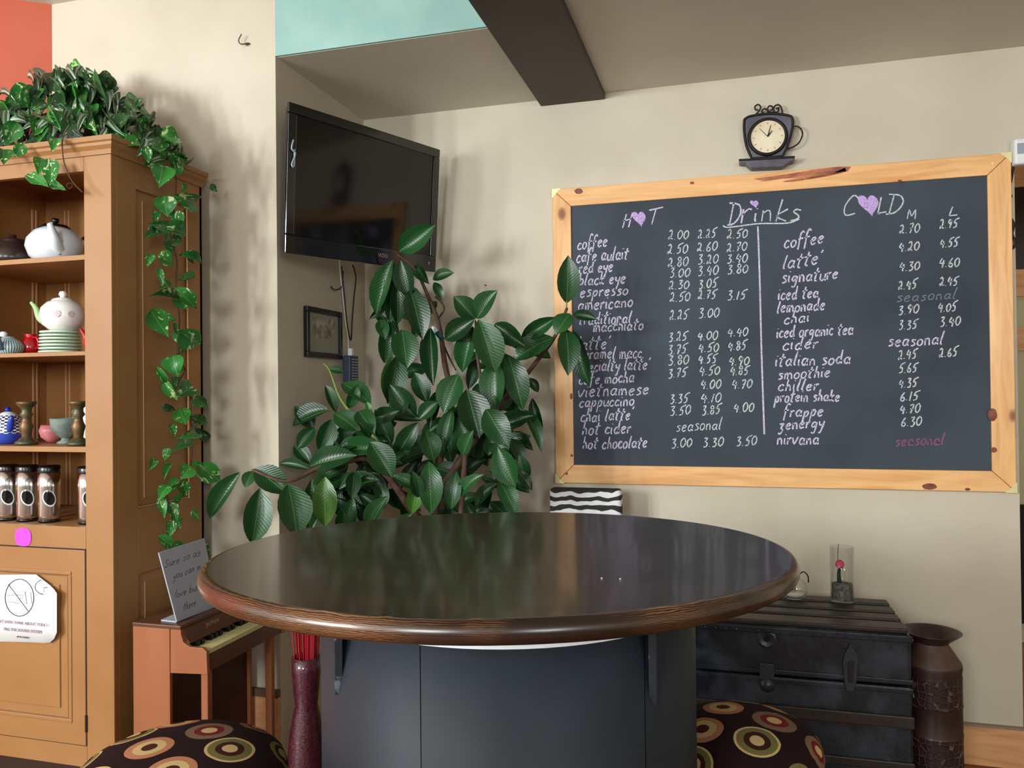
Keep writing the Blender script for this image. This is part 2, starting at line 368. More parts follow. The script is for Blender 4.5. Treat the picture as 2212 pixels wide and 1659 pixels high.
def bluecheck():
    m = mat('blue_white_check', (240, 240, 244), .25, coat=.4)
    u = N(m, 'ShaderNodeUVMap'); c = N(m, 'ShaderNodeTexChecker'); mp = N(m, 'ShaderNodeMapping'); mp.inputs['Scale'].default_value = (26, 18, 1)
    c.inputs['Scale'].default_value = 1
    c.inputs['Color1'].default_value = (*s2l((32, 38, 90)), 1); c.inputs['Color2'].default_value = (*s2l((236, 238, 242)), 1)
    Lk(m, u.outputs[0], mp.inputs[0]); Lk(m, mp.outputs[0], c.inputs['Vector'])
    sp = N(m, 'ShaderNodeSeparateXYZ'); Lk(m, u.outputs[0], sp.inputs[0])
    Lk(m, mix(m, math_(m, 'LESS_THAN', sp.outputs[1], .36), c.outputs[0], (44, 72, 170)), bsdf(m).inputs['Base Color']); return m
m_check = bluecheck()
def stripes():
    m = mat('ribbed_blue_glaze', (150, 178, 184), .3, coat=.4)
    u = N(m, 'ShaderNodeUVMap'); w_ = N(m, 'ShaderNodeTexWave'); w_.inputs['Scale'].default_value = 11; w_.inputs['Distortion'].default_value = 0; Lk(m, u.outputs[0], w_.inputs['Vector'])
    Lk(m, ramp(m, w_.outputs[0], [(.3, (70, 100, 116)), (.5, (196, 216, 214))]), bsdf(m).inputs['Base Color']); return m
m_ribbed = stripes()
m_mosaic = mat('maroon_mosaic_glass', (56, 20, 30), .18, coat=.6, bump=1.0, bs=260, col2=(88, 34, 48), ns=120)
m_twig = mat('red_twig', (170, 14, 34), .5)
m_ivorybg = mat('cream_cupboard', (196, 184, 146), .5)

def uv_lathe(o, prof, n, su=1, sv=1, planar=False):
    pass

# ---------------------------------------------------------------- ROOM
D = 3.1; XS = -1.513; YC = 2.422; XR = .937; ZS = 2.475; ZT = 2.79
DZ = 2.10                                                            # top of the opening beside the board wall
struct('floor', BX(((-5.4, -2.6, -.1), (3.2, 6, 0))), m_floor)
struct('wall_back', BX(((XS, D, 0), (XR, D+.12, ZS+.4)), ((XR, D, DZ), (3.2, D+.12, ZS+.4)), ((1.9, D, 0), (3.2, D+.12, DZ))), m_wall)
struct('wall_left', BX(((-2.467, YC, 0), (XS, D+.12, ZT+.1))), m_wall)
bm = bmesh.new(); prism(bm, [(-2.467, YC, 0), (-2.467-2.9, YC-2.01, 0), (-2.467-3.0, YC-1.83, 0), (-2.467, YC+.2, 0)], (0, 0, ZT+.1))
struct('wall_corner', bm, m_orange)
_wr = [(-5.4, -4.76), (-4.44, -4.08), (-3.76, -3.40), (-3.08, -1.5), (-.5, 1.5), (2.5, 3.2)]
struct('wall_rear', BX(((-5.4, -2.75, 0), (3.2, -2.6, 1.5)), ((-5.4, -2.75, 2.5), (3.2, -2.6, 2.9)), *[((a_, -2.75, 1.5), (b_, -2.6, 2.5)) for a_, b_ in _wr]), m_wall)
struct('wall_light_block', BX(((-5.5, -2.75, 0), (-5.4, .4, 1.15))), m_wall)  # unseen low wall, added to keep light off the lower scene
struct('wall_right', BX(((3.2, -2.75, 0), (3.3, 6, 2.9))), m_wall)
struct('wall_far', BX(((.2, 5.9, 0), (3.2, 6, 2.9))), m_wall)
# the low ceiling: recess and the part right of the beam; the face above the recess is mint
struct('ceiling', BX(((XS, YC+.01, ZS), (-.60, D+.12, ZS+.04)), ((-.60, -2.6, ZS), (3.2, D, ZS+.04))), m_soffit)
struct('trim_1', BX(((XS, YC, ZS+.001), (-.72, YC+.012, ZT+.05))), m_mint)
struct('ceiling_upper', BX(((-5.4, -2.6, ZT), (-.72, YC+.3, ZT+.1))), m_soffit)
struct('ceiling_far', BX(((.2, D, 2.6), (3.2, 6, 2.7))), m_soffit)
be = obj('ceiling_beam', BX(((-.734, -2.59, 2.45), (-.474, D-.001, ZT))), m_beam, bevel=.004); be['kind'] = 'structure'
zb = onY(2100, 1565, D).z
struct('baseboard_back', BX(((XS, D-.016, 0), (XR, D, zb))), m_base, bevel=.003)
struct('baseboard_cap', BX(((XS, D-.02, zb), (XR+.01, D, zb+.008))), mat('cap_grey', (150, 130, 108), .6))
struct('baseboard_left', BX(((-2.46, YC-.016, 0), (XS, YC, .27))), m_base, bevel=.003)
struct('baseboard_left_cap', BX(((-2.46, YC-.018, .27), (XS, YC, .295))), mat('cap_brown', (110, 84, 60), .6))

# ---------------------------------------------------------------- room beyond the opening
YF = 4.6
def far(px, py): return onY(px, py, YF)
zz = [far(2200, y).z for y in (350, 404, 582, 640, 690, 706, 757, 1090)]
X0, X1 = 1.3, 2.3
t = thing('kitchen_hutch', 'cream and pine kitchen cupboard seen through the opening right of the chalkboard', 'cupboard', ((X0+X1)/2, YF+.2, 0))
obj('body', BX(((X0, YF+.02, 0), (X1, YF+.4, 2.3))), m_ivorybg, t)
obj('pine_top', BX(((X0, YF, zz[1]), (X1, YF+.02, zz[0]+.08))), m_base, t)
obj('upper_panel', BX(((X0, YF+.005, zz[2]), (X1, YF+.02, zz[1]))), m_darkwood, t)
obj('pine_rail', BX(((X0, YF, zz[3]), (X1, YF+.02, zz[2]))), m_base, t)
obj('pine_rail', BX(((X0, YF, zz[6]), (X1, YF+.02, zz[5]))), m_base, t)
obj('lower_panel', BX(((X0, YF, .1), (X1, YF+.02, zz[7]))), m_black, t)
# white sensor box on the wall by the opening
a, b = onY(2188, 302, D-.03), onY(2188, 358, D-.03)
t = thing('wall_sensor', 'white plastic sensor box with a grey window high on the wall right of the chalkboard', 'sensor', (a.x, D, b.z))
obj('case', BX(((a.x, D-.045, b.z), (a.x+.1, D-.001, a.z))), m_white, t, bevel=.008)
obj('grey_window', BX(((a.x+.008, D-.048, b.z+.035), (a.x+.092, D-.045, a.z-.018))), m_grey, t)
# wrought iron hooks half behind the board
t = thing('iron_hook', 'black wrought iron scroll hook showing at the right edge of the chalkboard frame', 'hook', (XR-.012, D, 1.8))
for k, pts in enumerate([[(2184, 345), (2190, 352), (2187, 372), (2183, 395)], [(2182, 470), (2190, 485), (2186, 505), (2192, 520), (2191, 532), (2184, 538)]]):
    obj('scroll', TB(smooth_path([onY(x, y, D-.01) for x, y in pts], 5), .0045, 6), m_iron, t, smooth=True)
q = onY(2183, 424, D-.005); obj('stud', LT([(0, .006), (.006, .004), (.006, -.004), (0, -.006)], q, 10), m_iron, t)

# ---------------------------------------------------------------- CHALKBOARD
BXo0, BXo1, BZ0, BZ1 = -.685, .922, .9455, 2.1069
SX0, SX1, SZ0, SZ1 = -.612, .849, 1.017, 2.036
YB = D-.022
t = thing('chalkboard', 'large dark chalkboard drinks menu in a knotty pine frame on the beige wall', 'chalkboard', ((BXo0+BXo1)/2, D, BZ0))
cb = t
obj('slate', BX(((SX0-.01, D-.014, SZ0-.01), (SX1+.01, D-.001, SZ1+.01))), m_slate, t)
def rail(pts, m):
    return obj('frame_rail', PR([(x, YB, z) for x, z in pts], (0, .0215, 0)), m, t, bevel=.0025)
g = .0008
rl_top = rail([(BXo0+g, BZ1), (BXo1-g, BZ1), (SX1-g, SZ1), (SX0+g, SZ1)], m_pine_h)
rl_bot = rail([(BXo0+g, BZ0), (SX0+g, SZ0), (SX1-g, SZ0), (BXo1-g, BZ0)], m_pine_h)
rl_l = rail([(BXo0, BZ0+g), (BXo0, BZ1-g), (SX0, SZ1-g), (SX0, SZ0+g)], m_pine_v)
rl_r = rail([(BXo1, BZ0+g), (SX1, SZ0+g), (SX1, SZ1-g), (BXo1, BZ1-g)], m_pine_v)
for x, z, sx, sz in ((BXo0, BZ0, 1, 1), (BXo0, BZ1, 1, -1), (BXo1, BZ0, -1, 1), (BXo1, BZ1, -1, -1)):
    e = .002; x -= sx*e; z -= sz*e
    obj('corner_plate', PR([(x, YB-.0015, z), (x+sx*.038, YB-.0015, z), (x+sx*.018, YB-.0015, z+sz*.018), (x, YB-.0015, z+sz*.038)], (0, .0014, 0)), m_brass, t)
def blob(pts, m, r, name):
    bm = bmesh.new(); P = [onY(x, y, YB-.0006) for x, y in pts]; prism(bm, P, (0, .0005, 0)); return obj(name, bm, m, r)
def disc(px, py, rx, ry, m, r, name='knot', n=14):
    return blob([(px+rx*math.cos(k*2*PI/n)*(1+.12*math.sin(k*2.7)), py+ry*math.sin(k*2*PI/n)) for k in range(n)], m, r, name)
disc(1250, 413, 9, 6, m_knot, rl_top); disc(1495, 395, 5, 3, m_knot, rl_top); disc(1944, 391, 5, 3, m_knot, rl_top)
blob([(1628, 386), (1700, 376), (1760, 366), (1812, 360), (1838, 360), (1832, 370), (1795, 379), (1745, 388), (1712, 393), (1690, 392), (1725, 384), (1690, 386), (1650, 392)], m_burl, rl_top, 'burl')
blob([(1690, 394), (1735, 389), (1790, 380), (1828, 370), (1838, 362), (1826, 362), (1800, 373), (1750, 383)], m_knot, rl_top, 'knot')
disc(2144, 896, 10, 14, m_knot, rl_r); disc(2147, 972, 7, 6, m_knot, rl_r); disc(2008, 1051, 16, 7, m_knot, rl_bot); disc(2090, 1057, 6, 3, m_knot, rl_bot)
disc(1234, 856, 3, 7, m_knot, rl_l); disc(1235, 984, 3, 3, m_knot, rl_l); disc(1224, 1023, 3, 3, m_knot, rl_bot)
disc(2144, 353, 3, 3, m_brass, rl_top, 'screw_head')
# handwriting as chalk strokes
G = {
'a': (9, '7,9 4,10 1,6 2,1 5,1 7,5;8,10 7,3 9,0'), 'b': (8, '2,20 1,10 1,0;1,6 4,10 7,7 6,1 1,1'), 'c': (7, '7,8 4,10 1,6 1,2 4,0 7,2'),
'd': (9, '7,8 4,10 1,6 2,1 5,1 8,6;8,20 7,8 8,0'), 'e': (8, '1,5 5,6 7,8 5,10 2,8 1,4 3,0 7,2'), 'f': (7, '8,18 6,21 3,17 2,5 1,-5;0,10 7,11'),
'g': (9, '7,9 4,10 1,6 3,2 7,6;8,10 7,0 5,-7 1,-6'), 'h': (8, '3,20 1,0;1,6 4,10 6,8 7,0'), 'i': (3, '1,10 1,3 2,0;2,15 2,16'), 'k': (8, '3,20 1,0;8,11 1,5 8,0'),
'l': (4, '4,20 2,10 1,2 3,0'), 'm': (12, '1,10 1,0;1,7 4,10 5,7 5,0;5,7 8,10 10,7 11,0'), 'n': (8, '1,10 1,0;1,7 4,10 6,8 7,0'), 'o': (8, '4,10 1,7 1,2 4,0 7,3 7,8 4,10'),
'p': (8, '2,10 0,-9;2,7 5,10 7,7 5,1 1,1'), 'r': (6, '1,10 1,0;1,6 4,10 6,9'), 's': (7, '7,9 4,10 2,8 6,4 5,1 1,0'), 't': (7, '5,18 3,8 2,1 5,0;0,11 8,13'),
'u': (8, '1,10 1,2 4,0 7,4;8,10 7,2 9,0'), 'v': (8, '0,10 3,0 8,11'), 'y': (8, '1,10 2,4 6,5;8,10 6,0 3,-8 1,-7'), 'z': (8, '1,9 7,10 3,3 6,0 3,-7 0,-5'),
'w': (11, '0,10 2,0 5,7 7,0 11,11'), ' ': (5, ''), "'": (4, '3,20 1,16'), '.': (3, '1,0 1,1'),
'0': (9, '5,16 1,11 1,4 4,0 8,5 8,12 5,16'), '1': (4, '3,16 1,0'), '2': (9, '1,13 4,16 6,12 5,5 1,0 2,4 5,2 8,0'), '3': (8, '1,15 6,16 5,12 3,9 7,6 5,0 1,0'),
'4': (9, '4,15 1,7 9,7;7,12 6,-1'), '5': (9, '4,15 2,9 6,9 6,2 1,0;4,15 11,18'), '6': (8, '6,16 2,9 1,2 5,0 7,4 4,7 1,4'), '7': (8, '1,15 7,16 3,0;2,8 6,8'),
'8': (8, '6,14 3,16 1,12 7,5 4,0 1,4 6,11 6,14'), '9': (8, '6,13 3,16 1,11 4,8 6,12 7,14 4,0'),
'M': (12, '1,0 2,16 6,5 10,16 11,0'), 'L': (9, '2,16 1,0;1,0 8,1'), 'H': (10, '3,16 1,0;9,17 7,0;1,8 9,10'), 'T': (11, '5,17 3,0;-1,16 11,19'), 'C': (11, '10,14 6,17 1,9 2,1 9,2'), 'D': (12, '4,17 2,0;0,17 9,15 11,8 6,1 0,0'),
'S': (9, '8,15 4,17 2,13 7,6 5,0 0,1'), '-': (6, '1,5 5,6')}
rnd = random.Random(4)
def parse(ch):
    w_, s = G[ch]; out = []
    for st in s.split(';'):
        if st: out.append([tuple(float(v) for v in p.split(',')) for p in st.split()])
    return w_, out
def cr2(P, k=3):
    if len(P) < 3: return P
    return [(v.x, v.y) for v in smooth_path([(x, y, 0) for x, y in P], k)]
def write(s, x0, y0, x1, y1, un, m, th=.0042, plane=None, parent=None, name='chalk_writing', slant=.12, y_=None, us=1):
    """one line of handwriting between two baseline points of the board's face, glyph unit un (photo px)"""
    Y = D-.0143 if y_ is None else y_
    P = plane or (lambda px, py: onY(px, py, Y))
    W_ = sum(parse(c)[0]+2 for c in s)-2; vs = []; fs = []; cx = 0
    for c in s:
        w_, sts = parse(c); jy = rnd.uniform(-1, 1)*.8; js = rnd.uniform(.92, 1.08)
        for st in sts:
            pts = cr2(st); Q = []
            for gx, gy in pts:
                gx += rnd.uniform(-.15, .15); gy = gy*js+jy
                fx = (cx+gx+slant*gy)/W_
                Q.append(P(x0+(x1-x0)*fx, y0+(y1-y0)*fx-gy*un*us))
            if len(Q) < 2: continue
            nrm = (P(x0, y0-20)-P(x0, y0)).cross(P(x0+20, y0)-P(x0, y0)).normalized()
            n0 = len(vs)
            for i, q in enumerate(Q):
                d = (Q[min(i+1, len(Q)-1)]-Q[max(i-1, 0)]).normalized()
                sd = nrm.cross(d)*(th/2*rnd.uniform(.75, 1.2))
                vs += [q-sd, q+sd]
            for i in range(len(Q)-1):
                a = n0+2*i; fs.append((a, a+1, a+3, a+2))
        cx += w_+2
    return obj(name, ([tuple(v) for v in vs], fs), m, parent or cb)
def heart(px, py, w_, h_, m=m_heart):
    P = []
    for k in range(28):
        a = 2*PI*k/28; x = 16*math.sin(a)**3; y = 13*math.cos(a)-5*math.cos(2*a)-2*math.cos(3*a)-math.cos(4*a)
        P.append(onY(px+x/32*w_-y*.01*w_, py-y/29*h_, D-.0145))
    bm = bmesh.new(); bm.faces.new([bm.verts.new(p) for p in P]); return obj('chalk_heart', bm, m, cb)
LN = [
('coffee', 1247, 539, 1311, 533, 1.45), ('cafe aulait', 1245, 567, 1356, 559, 1.4), ('red eye', 1250, 592, 1323, 586, 1.35), ('black eye', 1250, 616, 1350, 612, 1.35),
('espresso', 1252, 642, 1356, 636, 1.3), ('americano', 1248, 671, 1366, 663, 1.35), ('traditional', 1250, 702, 1362, 698, 1.35), ('macchiato', 1281, 717, 1389, 712, 1.3),
("latte'", 1246, 757, 1318, 752, 1.5), ('caramel macc.', 1250, 776, 1391, 773, 1.35), ("specialty latte'", 1250, 804, 1404, 797, 1.35), ('cafe mocha', 1250, 830, 1369, 826, 1.3),
('vietnamese', 1248, 858, 1400, 852, 1.4), ('cappuccino', 1251, 880, 1369, 876, 1.25), ("chai latte'", 1254, 912, 1368, 906, 1.35), ('hot cider', 1257, 939, 1362, 936, 1.35), ('hot chocolate', 1258, 970, 1397, 967, 1.35)]
LR = [('coffee', 1693, 537, 1778, 524, 1.45), ("latte'", 1690, 582, 1776, 570, 1.5), ('signature', 1688, 612, 1809, 602, 1.4), ('iced tea', 1680, 648, 1767, 643, 1.35), ('lemonade', 1678, 676, 1781, 669, 1.35),
('chai', 1693, 700, 1747, 695, 1.3), ('iced organic tea', 1677, 730, 1842, 722, 1.35), ('cider', 1690, 757, 1766, 752, 1.35), ('italian soda', 1674, 791, 1836, 785, 1.4), ('smoothie', 1680, 819, 1792, 815, 1.3),
('chiller', 1680, 845, 1767, 842, 1.3), ('protein shake', 1673, 869, 1813, 866, 1.25), ('frappe', 1692, 901, 1777, 899, 1.3), ('zenergy', 1682, 928, 1779, 924, 1.3), ('nirvana', 1678, 960, 1768, 960, 1.35)]
PX = [('2.00', 1443, 517), ('2.50', 1441, 549), ('2.80', 1442, 576), ('3.00', 1446, 599), ('2.30', 1444, 625), ('2.50', 1446, 652), ('2.25', 1446, 691), ('3.25', 1444, 738), ('3.75', 1443, 765), ('3.80', 1443, 789), ('3.75', 1443, 816), ('3.35', 1447, 871), ('3.50', 1447, 897), ('3.00', 1450, 967),
('2.25', 1507, 514), ('2.60', 1505, 543), ('3.20', 1507, 570), ('3.40', 1507, 595), ('3.05', 1509, 623), ('2.75', 1507, 647), ('3.00', 1509, 686), ('4.00', 1506, 735), ('4.50', 1508, 761), ('4.55', 1508, 786), ('4.50', 1510, 811), ('4.00', 1513, 840), ('4.10', 1513, 870), ('3.85', 1516, 896), ('3.30', 1518, 966),
('2.50', 1570, 515), ('2.70', 1569, 543), ('3.40', 1570, 568), ('3.80', 1571, 592), ('3.15', 1571, 648), ('4.40', 1571, 727), ('4.85', 1572, 757), ('4.90', 1574, 790), ('4.85', 1577, 811), ('4.70', 1580, 840), ('4.00', 1584, 891), ('3.50', 1590, 963),
('2.70', 1942, 504), ('4.20', 1941, 543), ('4.30', 1942, 585), ('2.45', 1940, 625), ('3.90', 1940, 679), ('3.35', 1941, 712), ('2.45', 1940, 776), ('5.65', 1941, 806), ('4.35', 1941, 837), ('6.15', 1944, 866), ('4.70', 1943, 893), ('6.30', 1946, 921),
('2.95', 2029, 494), ('4.55', 2030, 535), ('4.60', 2028, 578), ('2.45', 2029, 618), ('4.05', 2026, 674), ('3.40', 2030, 705), ('2.65', 2028, 771)]
for s, x0, y0, x1, y1, un in LN: write(s, x0, y0, x1, y1, un, m_ch, .0054, us=1.02)
for s, x0, y0, x1, y1, un in LR: write(s, x0, y0, x1, y1, un, m_ch, .0054, us=1.02)
for s, x, y in PX: write(s, x, y, x+44-(5 if s[-1] == '5' else 0), y-2, 1.18, m_chw, .0044, name='chalk_price')
write('seasonal', 1460, 932, 1557, 928, 1.3, m_chw, .004); write('seasonal', 1936, 652, 2064, 645, 1.2, m_chf, .0034); write('seasonal', 1918, 748, 2036, 744, 1.4, m_ch, .005); write('seasonal', 1933, 964, 2038, 960, 1.3, m_chp, .004)
write('H', 1343, 491, 1364, 489, 1.9, m_ch, .005); write('T', 1400, 485, 1427, 484, 2.0, m_ch, .005); heart(1381, 471, 29, 33)
write('D', 1571, 485, 1600, 483, 2.9, m_ch, .006); write('r', 1598, 482, 1620, 480, 2.9, m_ch, .006); write('i', 1628, 480, 1634, 480, 1.9, m_ch, .006)
write('nks', 1642, 479, 1727, 475, 2.4, m_chw, .005); heart(1630, 440, 18, 17)
write('C', 1820, 466, 1853, 464, 2.5, m_chw, .005); heart(1877, 441, 44, 47); write('L', 1893, 463, 1917, 461, 2.3, m_chw, .005); write('D', 1914, 463, 1950, 461, 2.6, m_chw, .005)
write('M', 1958, 474, 1978, 474, 1.3, m_chw, .004); write('L', 2048, 467, 2070, 466, 1.25, m_chw, .004)
def stroke(pts, m, th, name='chalk_line'):
    Q = smooth_path([onY(x, y, D-.0144) for x, y in pts], 5); vs = []; fs = []
    for i, q in enumerate(Q):
        d = (Q[min(i+1, len(Q)-1)]-Q[max(i-1, 0)]).normalized(); sd = Vector((0, 1, 0)).cross(d)*th/2
        vs += [tuple(q-sd), tuple(q+sd)]
    fs = [(2*i, 2*i+1, 2*i+3, 2*i+2) for i in range(len(Q)-1)]
    obj(name, (vs, fs), m, cb)
stroke([(1562, 487), (1570, 491), (1600, 488), (1640, 483), (1700, 482), (1727, 473)], m_chw, .005)
stroke([(1637, 489), (1641, 600), (1645, 760), (1651, 938)], m_ch, .006)

# ---------------------------------------------------------------- CLOCK
YK = D-.03
def K(px, py, y=YK): return onY(px, py, y)
t = thing('wall_clock', 'dark metal coffee cup shaped clock on a saucer hung above the chalkboard', 'clock', (K(1658, 300).x, D, K(1658, 355).z))
cup = smooth_path([K(1608, 258), K(1622, 251), K(1660, 246), K(1700, 249), K(1712, 258), K(1710, 285), K(1700, 318), K(1690, 338)], 4)+smooth_path([K(1624, 343), K(1612, 315), K(1607, 280), K(1608, 258)], 4)[:-1]
ck = obj('cup', PR(cup, (0, .028, 0)), m_pewter, t, bevel=.003)
obj('rim', TB([p+Vector((0, -.002, 0)) for p in cup+[cup[0]]], .0045, 6), m_iron, ck, smooth=True)
cc = K(1658, 296)
bm = LT([(0, 0), (.0605, 0)], (0, 0, 0), 40); bm.transform(Matrix.Translation(cc+Vector((0, -.003, 0)))@Matrix.Rotation(PI/2, 4, 'X')); obj('dial', bm, m_dial, t)
bm = LT([(.060, 0), (.060, .009), (.067, .010), (.071, .004), (.071, 0)], (0, 0, 0), 40); bm.transform(Matrix.Translation(cc+Vector((0, 0, 0)))@Matrix.Rotation(PI/2, 4, 'X')); obj('bezel', bm, m_iron, t, smooth=True)
def hand(px, py, r): return TB([cc+Vector((0, -.007, 0)), K(px, py, YK-.007)], r, 5, r*.5)
obj('minute_hand', hand(1665, 270, .0018), m_iron, t); obj('hour_hand', hand(1668, 282, .0022), m_iron, t); obj('second_hand', hand(1640, 277, .0011), m_iron, t)
m_mark = mat('faded_numeral', (190, 172, 136), .6)
for k in range(12):
    a = k*PI/6; bm = BX(((-.002, -.001, .046), (.002, .001, .053))); bm.transform(Matrix.Translation(cc+Vector((0, -.004, 0)))@Matrix.Rotation(a, 4, 'Y')); obj('hour_mark', bm, m_mark, t)
obj('handle', TB(smooth_path([K(1711, 274), K(1722, 273), K(1731, 280), K(1733, 292), K(1726, 308), K(1714, 317), K(1700, 322)], 5), .0028, 6), m_iron, t, smooth=True)
for pts in ([(1631, 249), (1640, 239), (1643, 231), (1638, 226), (1631, 230), (1632, 237), (1638, 237)], [(1659, 246), (1657, 238), (1651, 235), (1646, 239), (1647, 244), (1651, 243)], [(1672, 243), (1664, 242), (1658, 236), (1662, 229), (1669, 231), (1668, 237), (1664, 237)], [(1690, 247), (1688, 234), (1683, 227), (1675, 228), (1671, 236), (1675, 243), (1681, 240), (1682, 233), (1677, 236)]):
    obj('steam_scroll', TB(smooth_path([K(x, y) for x, y in pts], 5), .003, 6), m_iron, t, smooth=True)
obj('saucer', PR([K(*p, YK-.02) for p in ((1596, 346), (1717, 339), (1716, 347), (1706, 349), (1690, 360), (1622, 363), (1611, 353), (1597, 352))], (0, .048, 0)), m_pewter, t, bevel=.004)
obj('saucer_lip', TB([K(1596, 346, YK-.022), K(1717, 339, YK-.022)], .004, 6), m_iron, t)
# nails and hook
p = onY(1050, 617, D); t = obj('wall_nail', TB([p, p+Vector((0, -.012, .002))], .002, 6), m_iron); tag(t, 'small nail in the bare wall between the television and the chalkboard', 'nail')
p = onY(530, 93, YC)
t = thing('cup_hook', 'small bronze cup hook screwed into the beige wall above the cabinet', 'hook', p)
obj('hook_wire', TB(smooth_path([p+Vector(v) for v in ((.012, 0, -.006), (.010, -.014, -.010), (-.004, -.022, -.012), (-.012, -.022, .002), (-.004, -.022, .016), (.0, -.022, .022))], 5), .0022, 6), m_bronze, t, smooth=True)
obj('collar', LT([(0, 0), (.008, 0), (.008, .004), (0, .005)], p+Vector((.012, -.003, -.008)), 10), m_bronze, t)

# ---------------------------------------------------------------- TELEVISION
TL, TR, BL = Vector((-1.387, 2.300, 2.263)), Vector((-1.126, 2.997, 2.283)), Vector((-1.423, 2.328, 1.775))
rt = (TR-TL).normalized(); up = (TL-BL).normalized(); nn = -(rt.cross(up)).normalized()
if nn.x < 0: nn = -nn
tw, th_ = (TR-TL).length, (TL-BL).length
TM = Matrix((rt, up, nn)).transposed().to_4x4(); TM.translation = BL
def tb(*bs):
    bm = BX(*bs); bm.transform(TM); return bm
t = thing('television', 'black flat screen television tilted down on the recess wall', 'television', BL+rt*tw/2)
obj('back_shell', tb(((.01, .01, -.035), (tw-.01, th_-.01, -.006))), m_tvb, t, bevel=.006)
obj('rear_bulge', tb(((.12, .06, -.065), (tw-.12, th_-.08, -.034))), m_tvb, t, bevel=.01)
bz, bb = .034, .062
obj('bezel', tb(((0, th_-bz, -.012), (tw, th_, 0)), ((0, 0, -.012), (tw, bb, 0)), ((0, bb, -.012), (bz, th_-bz, 0)), ((tw-bz, bb, -.012), (tw, th_-bz, 0))), m_tv, t, bevel=.003)
obj('screen', tb(((bz-.004, bb-.004, -.010), (tw-bz+.004, th_-bz+.004, -.005))), m_scr, t)
text_mesh('VIZIO', .020, TM@Matrix.Translation((tw*.60, .030, .0006)), m_logo, t, 'logo')
obj('power_mark', PR([TM@Vector(v) for v in ((tw-.05, .038, .0004), (tw-.036, .038, .0004), (tw-.043, .024, .0004))], nn*.0006), m_logo, t)
obj('cable_loop', TB(smooth_path([TM@Vector(v) for v in ((.018, th_-.12, .004), (.010, th_-.15, .006), (.024, th_-.165, .008), (.012, th_-.2, .006), (.020, th_-.205, .007), (.022, th_-.15, .006))], 5), .003, 6), m_grey, t, smooth=True)
mc = TM@Vector((tw*.42, th_*.45, -.065))
obj('mount_arm', TB([mc, Vector((XS+.01, mc.y, mc.z))], .022, 8), m_tvb, t)
obj('mount_plate', BX(((XS+.001, mc.y-.08, mc.z-.12), (XS+.014, mc.y+.08, mc.z+.12))), m_tvb, t)
XW = XS+.02
def S(px, py, x=XW): return onX(px, py, x)
t = thing('power_strip', 'dark blue power strip with pale ribs dangling below the television beside the framed picture', 'power strip', S(750, 825))
a, b = S(741, 768), S(763, 826)
obj('body', BX(((XW, a.y, b.z), (XW+.03, a.y+.075, a.z))), mat('navy_plastic', (48, 58, 84), .4), t, bevel=.004)
for k in range(8):
    z = a.z-.014-k*.011; obj('rib', BX(((XW+.029, a.y+.018, z-.003), (XW+.033, a.y+.066, z+.001))), m_grey, t)
obj('plug', BX(((XW+.004, a.y+.03, a.z), (XW+.022, a.y+.05, a.z+.03))), m_white, t, bevel=.003)
t = obj('television_cable', TB(smooth_path([S(733, 560), S(736, 600), S(742, 650), S(747, 700), S(752, 728), S(752, 765)], 4), .0028, 6), m_wcable, smooth=True); tag(t, 'white cord hanging straight from the television down to the power strip', 'cable')
t = obj('television_cable', TB(smooth_path([S(738, 575, XW+.012), S(744, 640, XW+.012), S(750, 700, XW+.014), S(758, 735, XW+.014), S(761, 690, XW+.012), S(765, 640, XW+.012), S(769, 600, XW+.012), S(762, 572, XW+.012)], 5), .0028, 6), m_cable, smooth=True); tag(t, 'black cable looping down behind the white cord below the television', 'cable')
t = obj('television_cable', TB(smooth_path([S(715, 618), S(720, 625), S(733, 624), S(740, 612), S(741, 585)], 5), .0024, 6), m_cable, smooth=True); tag(t, 'short black cable end curling left under the television', 'cable')
# framed picture on the recess wall
a, b = onX(664, 657, XS+.018), onX(741, 776, XS+.018); f = .02
t = thing('picture_frame', 'small black framed grey photograph on the recess wall below the television', 'picture', (XS, (a.y+b.y)/2, b.z))
y0, y1, z0, z1 = a.y, b.y, b.z, a.z-.005
for lo, hi in (((XS+.001, y0, z1-f), (XS+.018, y1, z1)), ((XS+.001, y0, z0), (XS+.018, y1, z0+f)), ((XS+.001, y0, z0+f), (XS+.018, y0+f, z1-f)), ((XS+.001, y1-f, z0+f), (XS+.018, y1, z1-f))):
    obj('frame_rail', BX((lo, hi)), m_black, t, bevel=.002)
obj('mount', BX(((XS+.002, y0+f, z0+f), (XS+.009, y1-f, z1-f))), m_matb, t)
obj('photograph', BX(((XS+.009, y0+.052, z0+.075), (XS+.0098, y1-.048, z1-.034))), m_print, t)

# ---------------------------------------------------------------- leaves
def leaf_mesh(name, prof, fold, arch, m, nx=2, wav=0, curl=0):
    vs, fs, uvs = [], [], []; n = len(prof)
    for i, (t_, hw) in enumerate(prof):
        for j in range(-nx, nx+1):
            u = j/nx
            vs.append((hw*u*.5, t_, abs(u)*hw*fold+arch*4*t_*(1-t_)+wav*math.sin(t_*9+u*2)*abs(u)-curl*u*u*hw)); uvs.append((.5+u*.5*(.25+.75*hw), t_))
    w_ = 2*nx+1
    for i in range(n-1):
        for j in range(2*nx): a = i*w_+j; fs.append((a, a+1, a+w_+1, a+w_))
    me = bpy.data.meshes.new(name); me.from_pydata(vs, [], fs); uvl = me.uv_layers.new(name='UVMap')
    for l in me.loops: uvl.data[l.index].uv = uvs[l.vertex_index]
    for p in me.polygons: p.use_smooth = True
    me.materials.append(m); return me
RP = [(0, .03), (.06, .30), (.16, .62), (.3, .9), (.45, 1), (.6, .95), (.74, .77), (.86, .48), (.94, .2), (1, .01)]
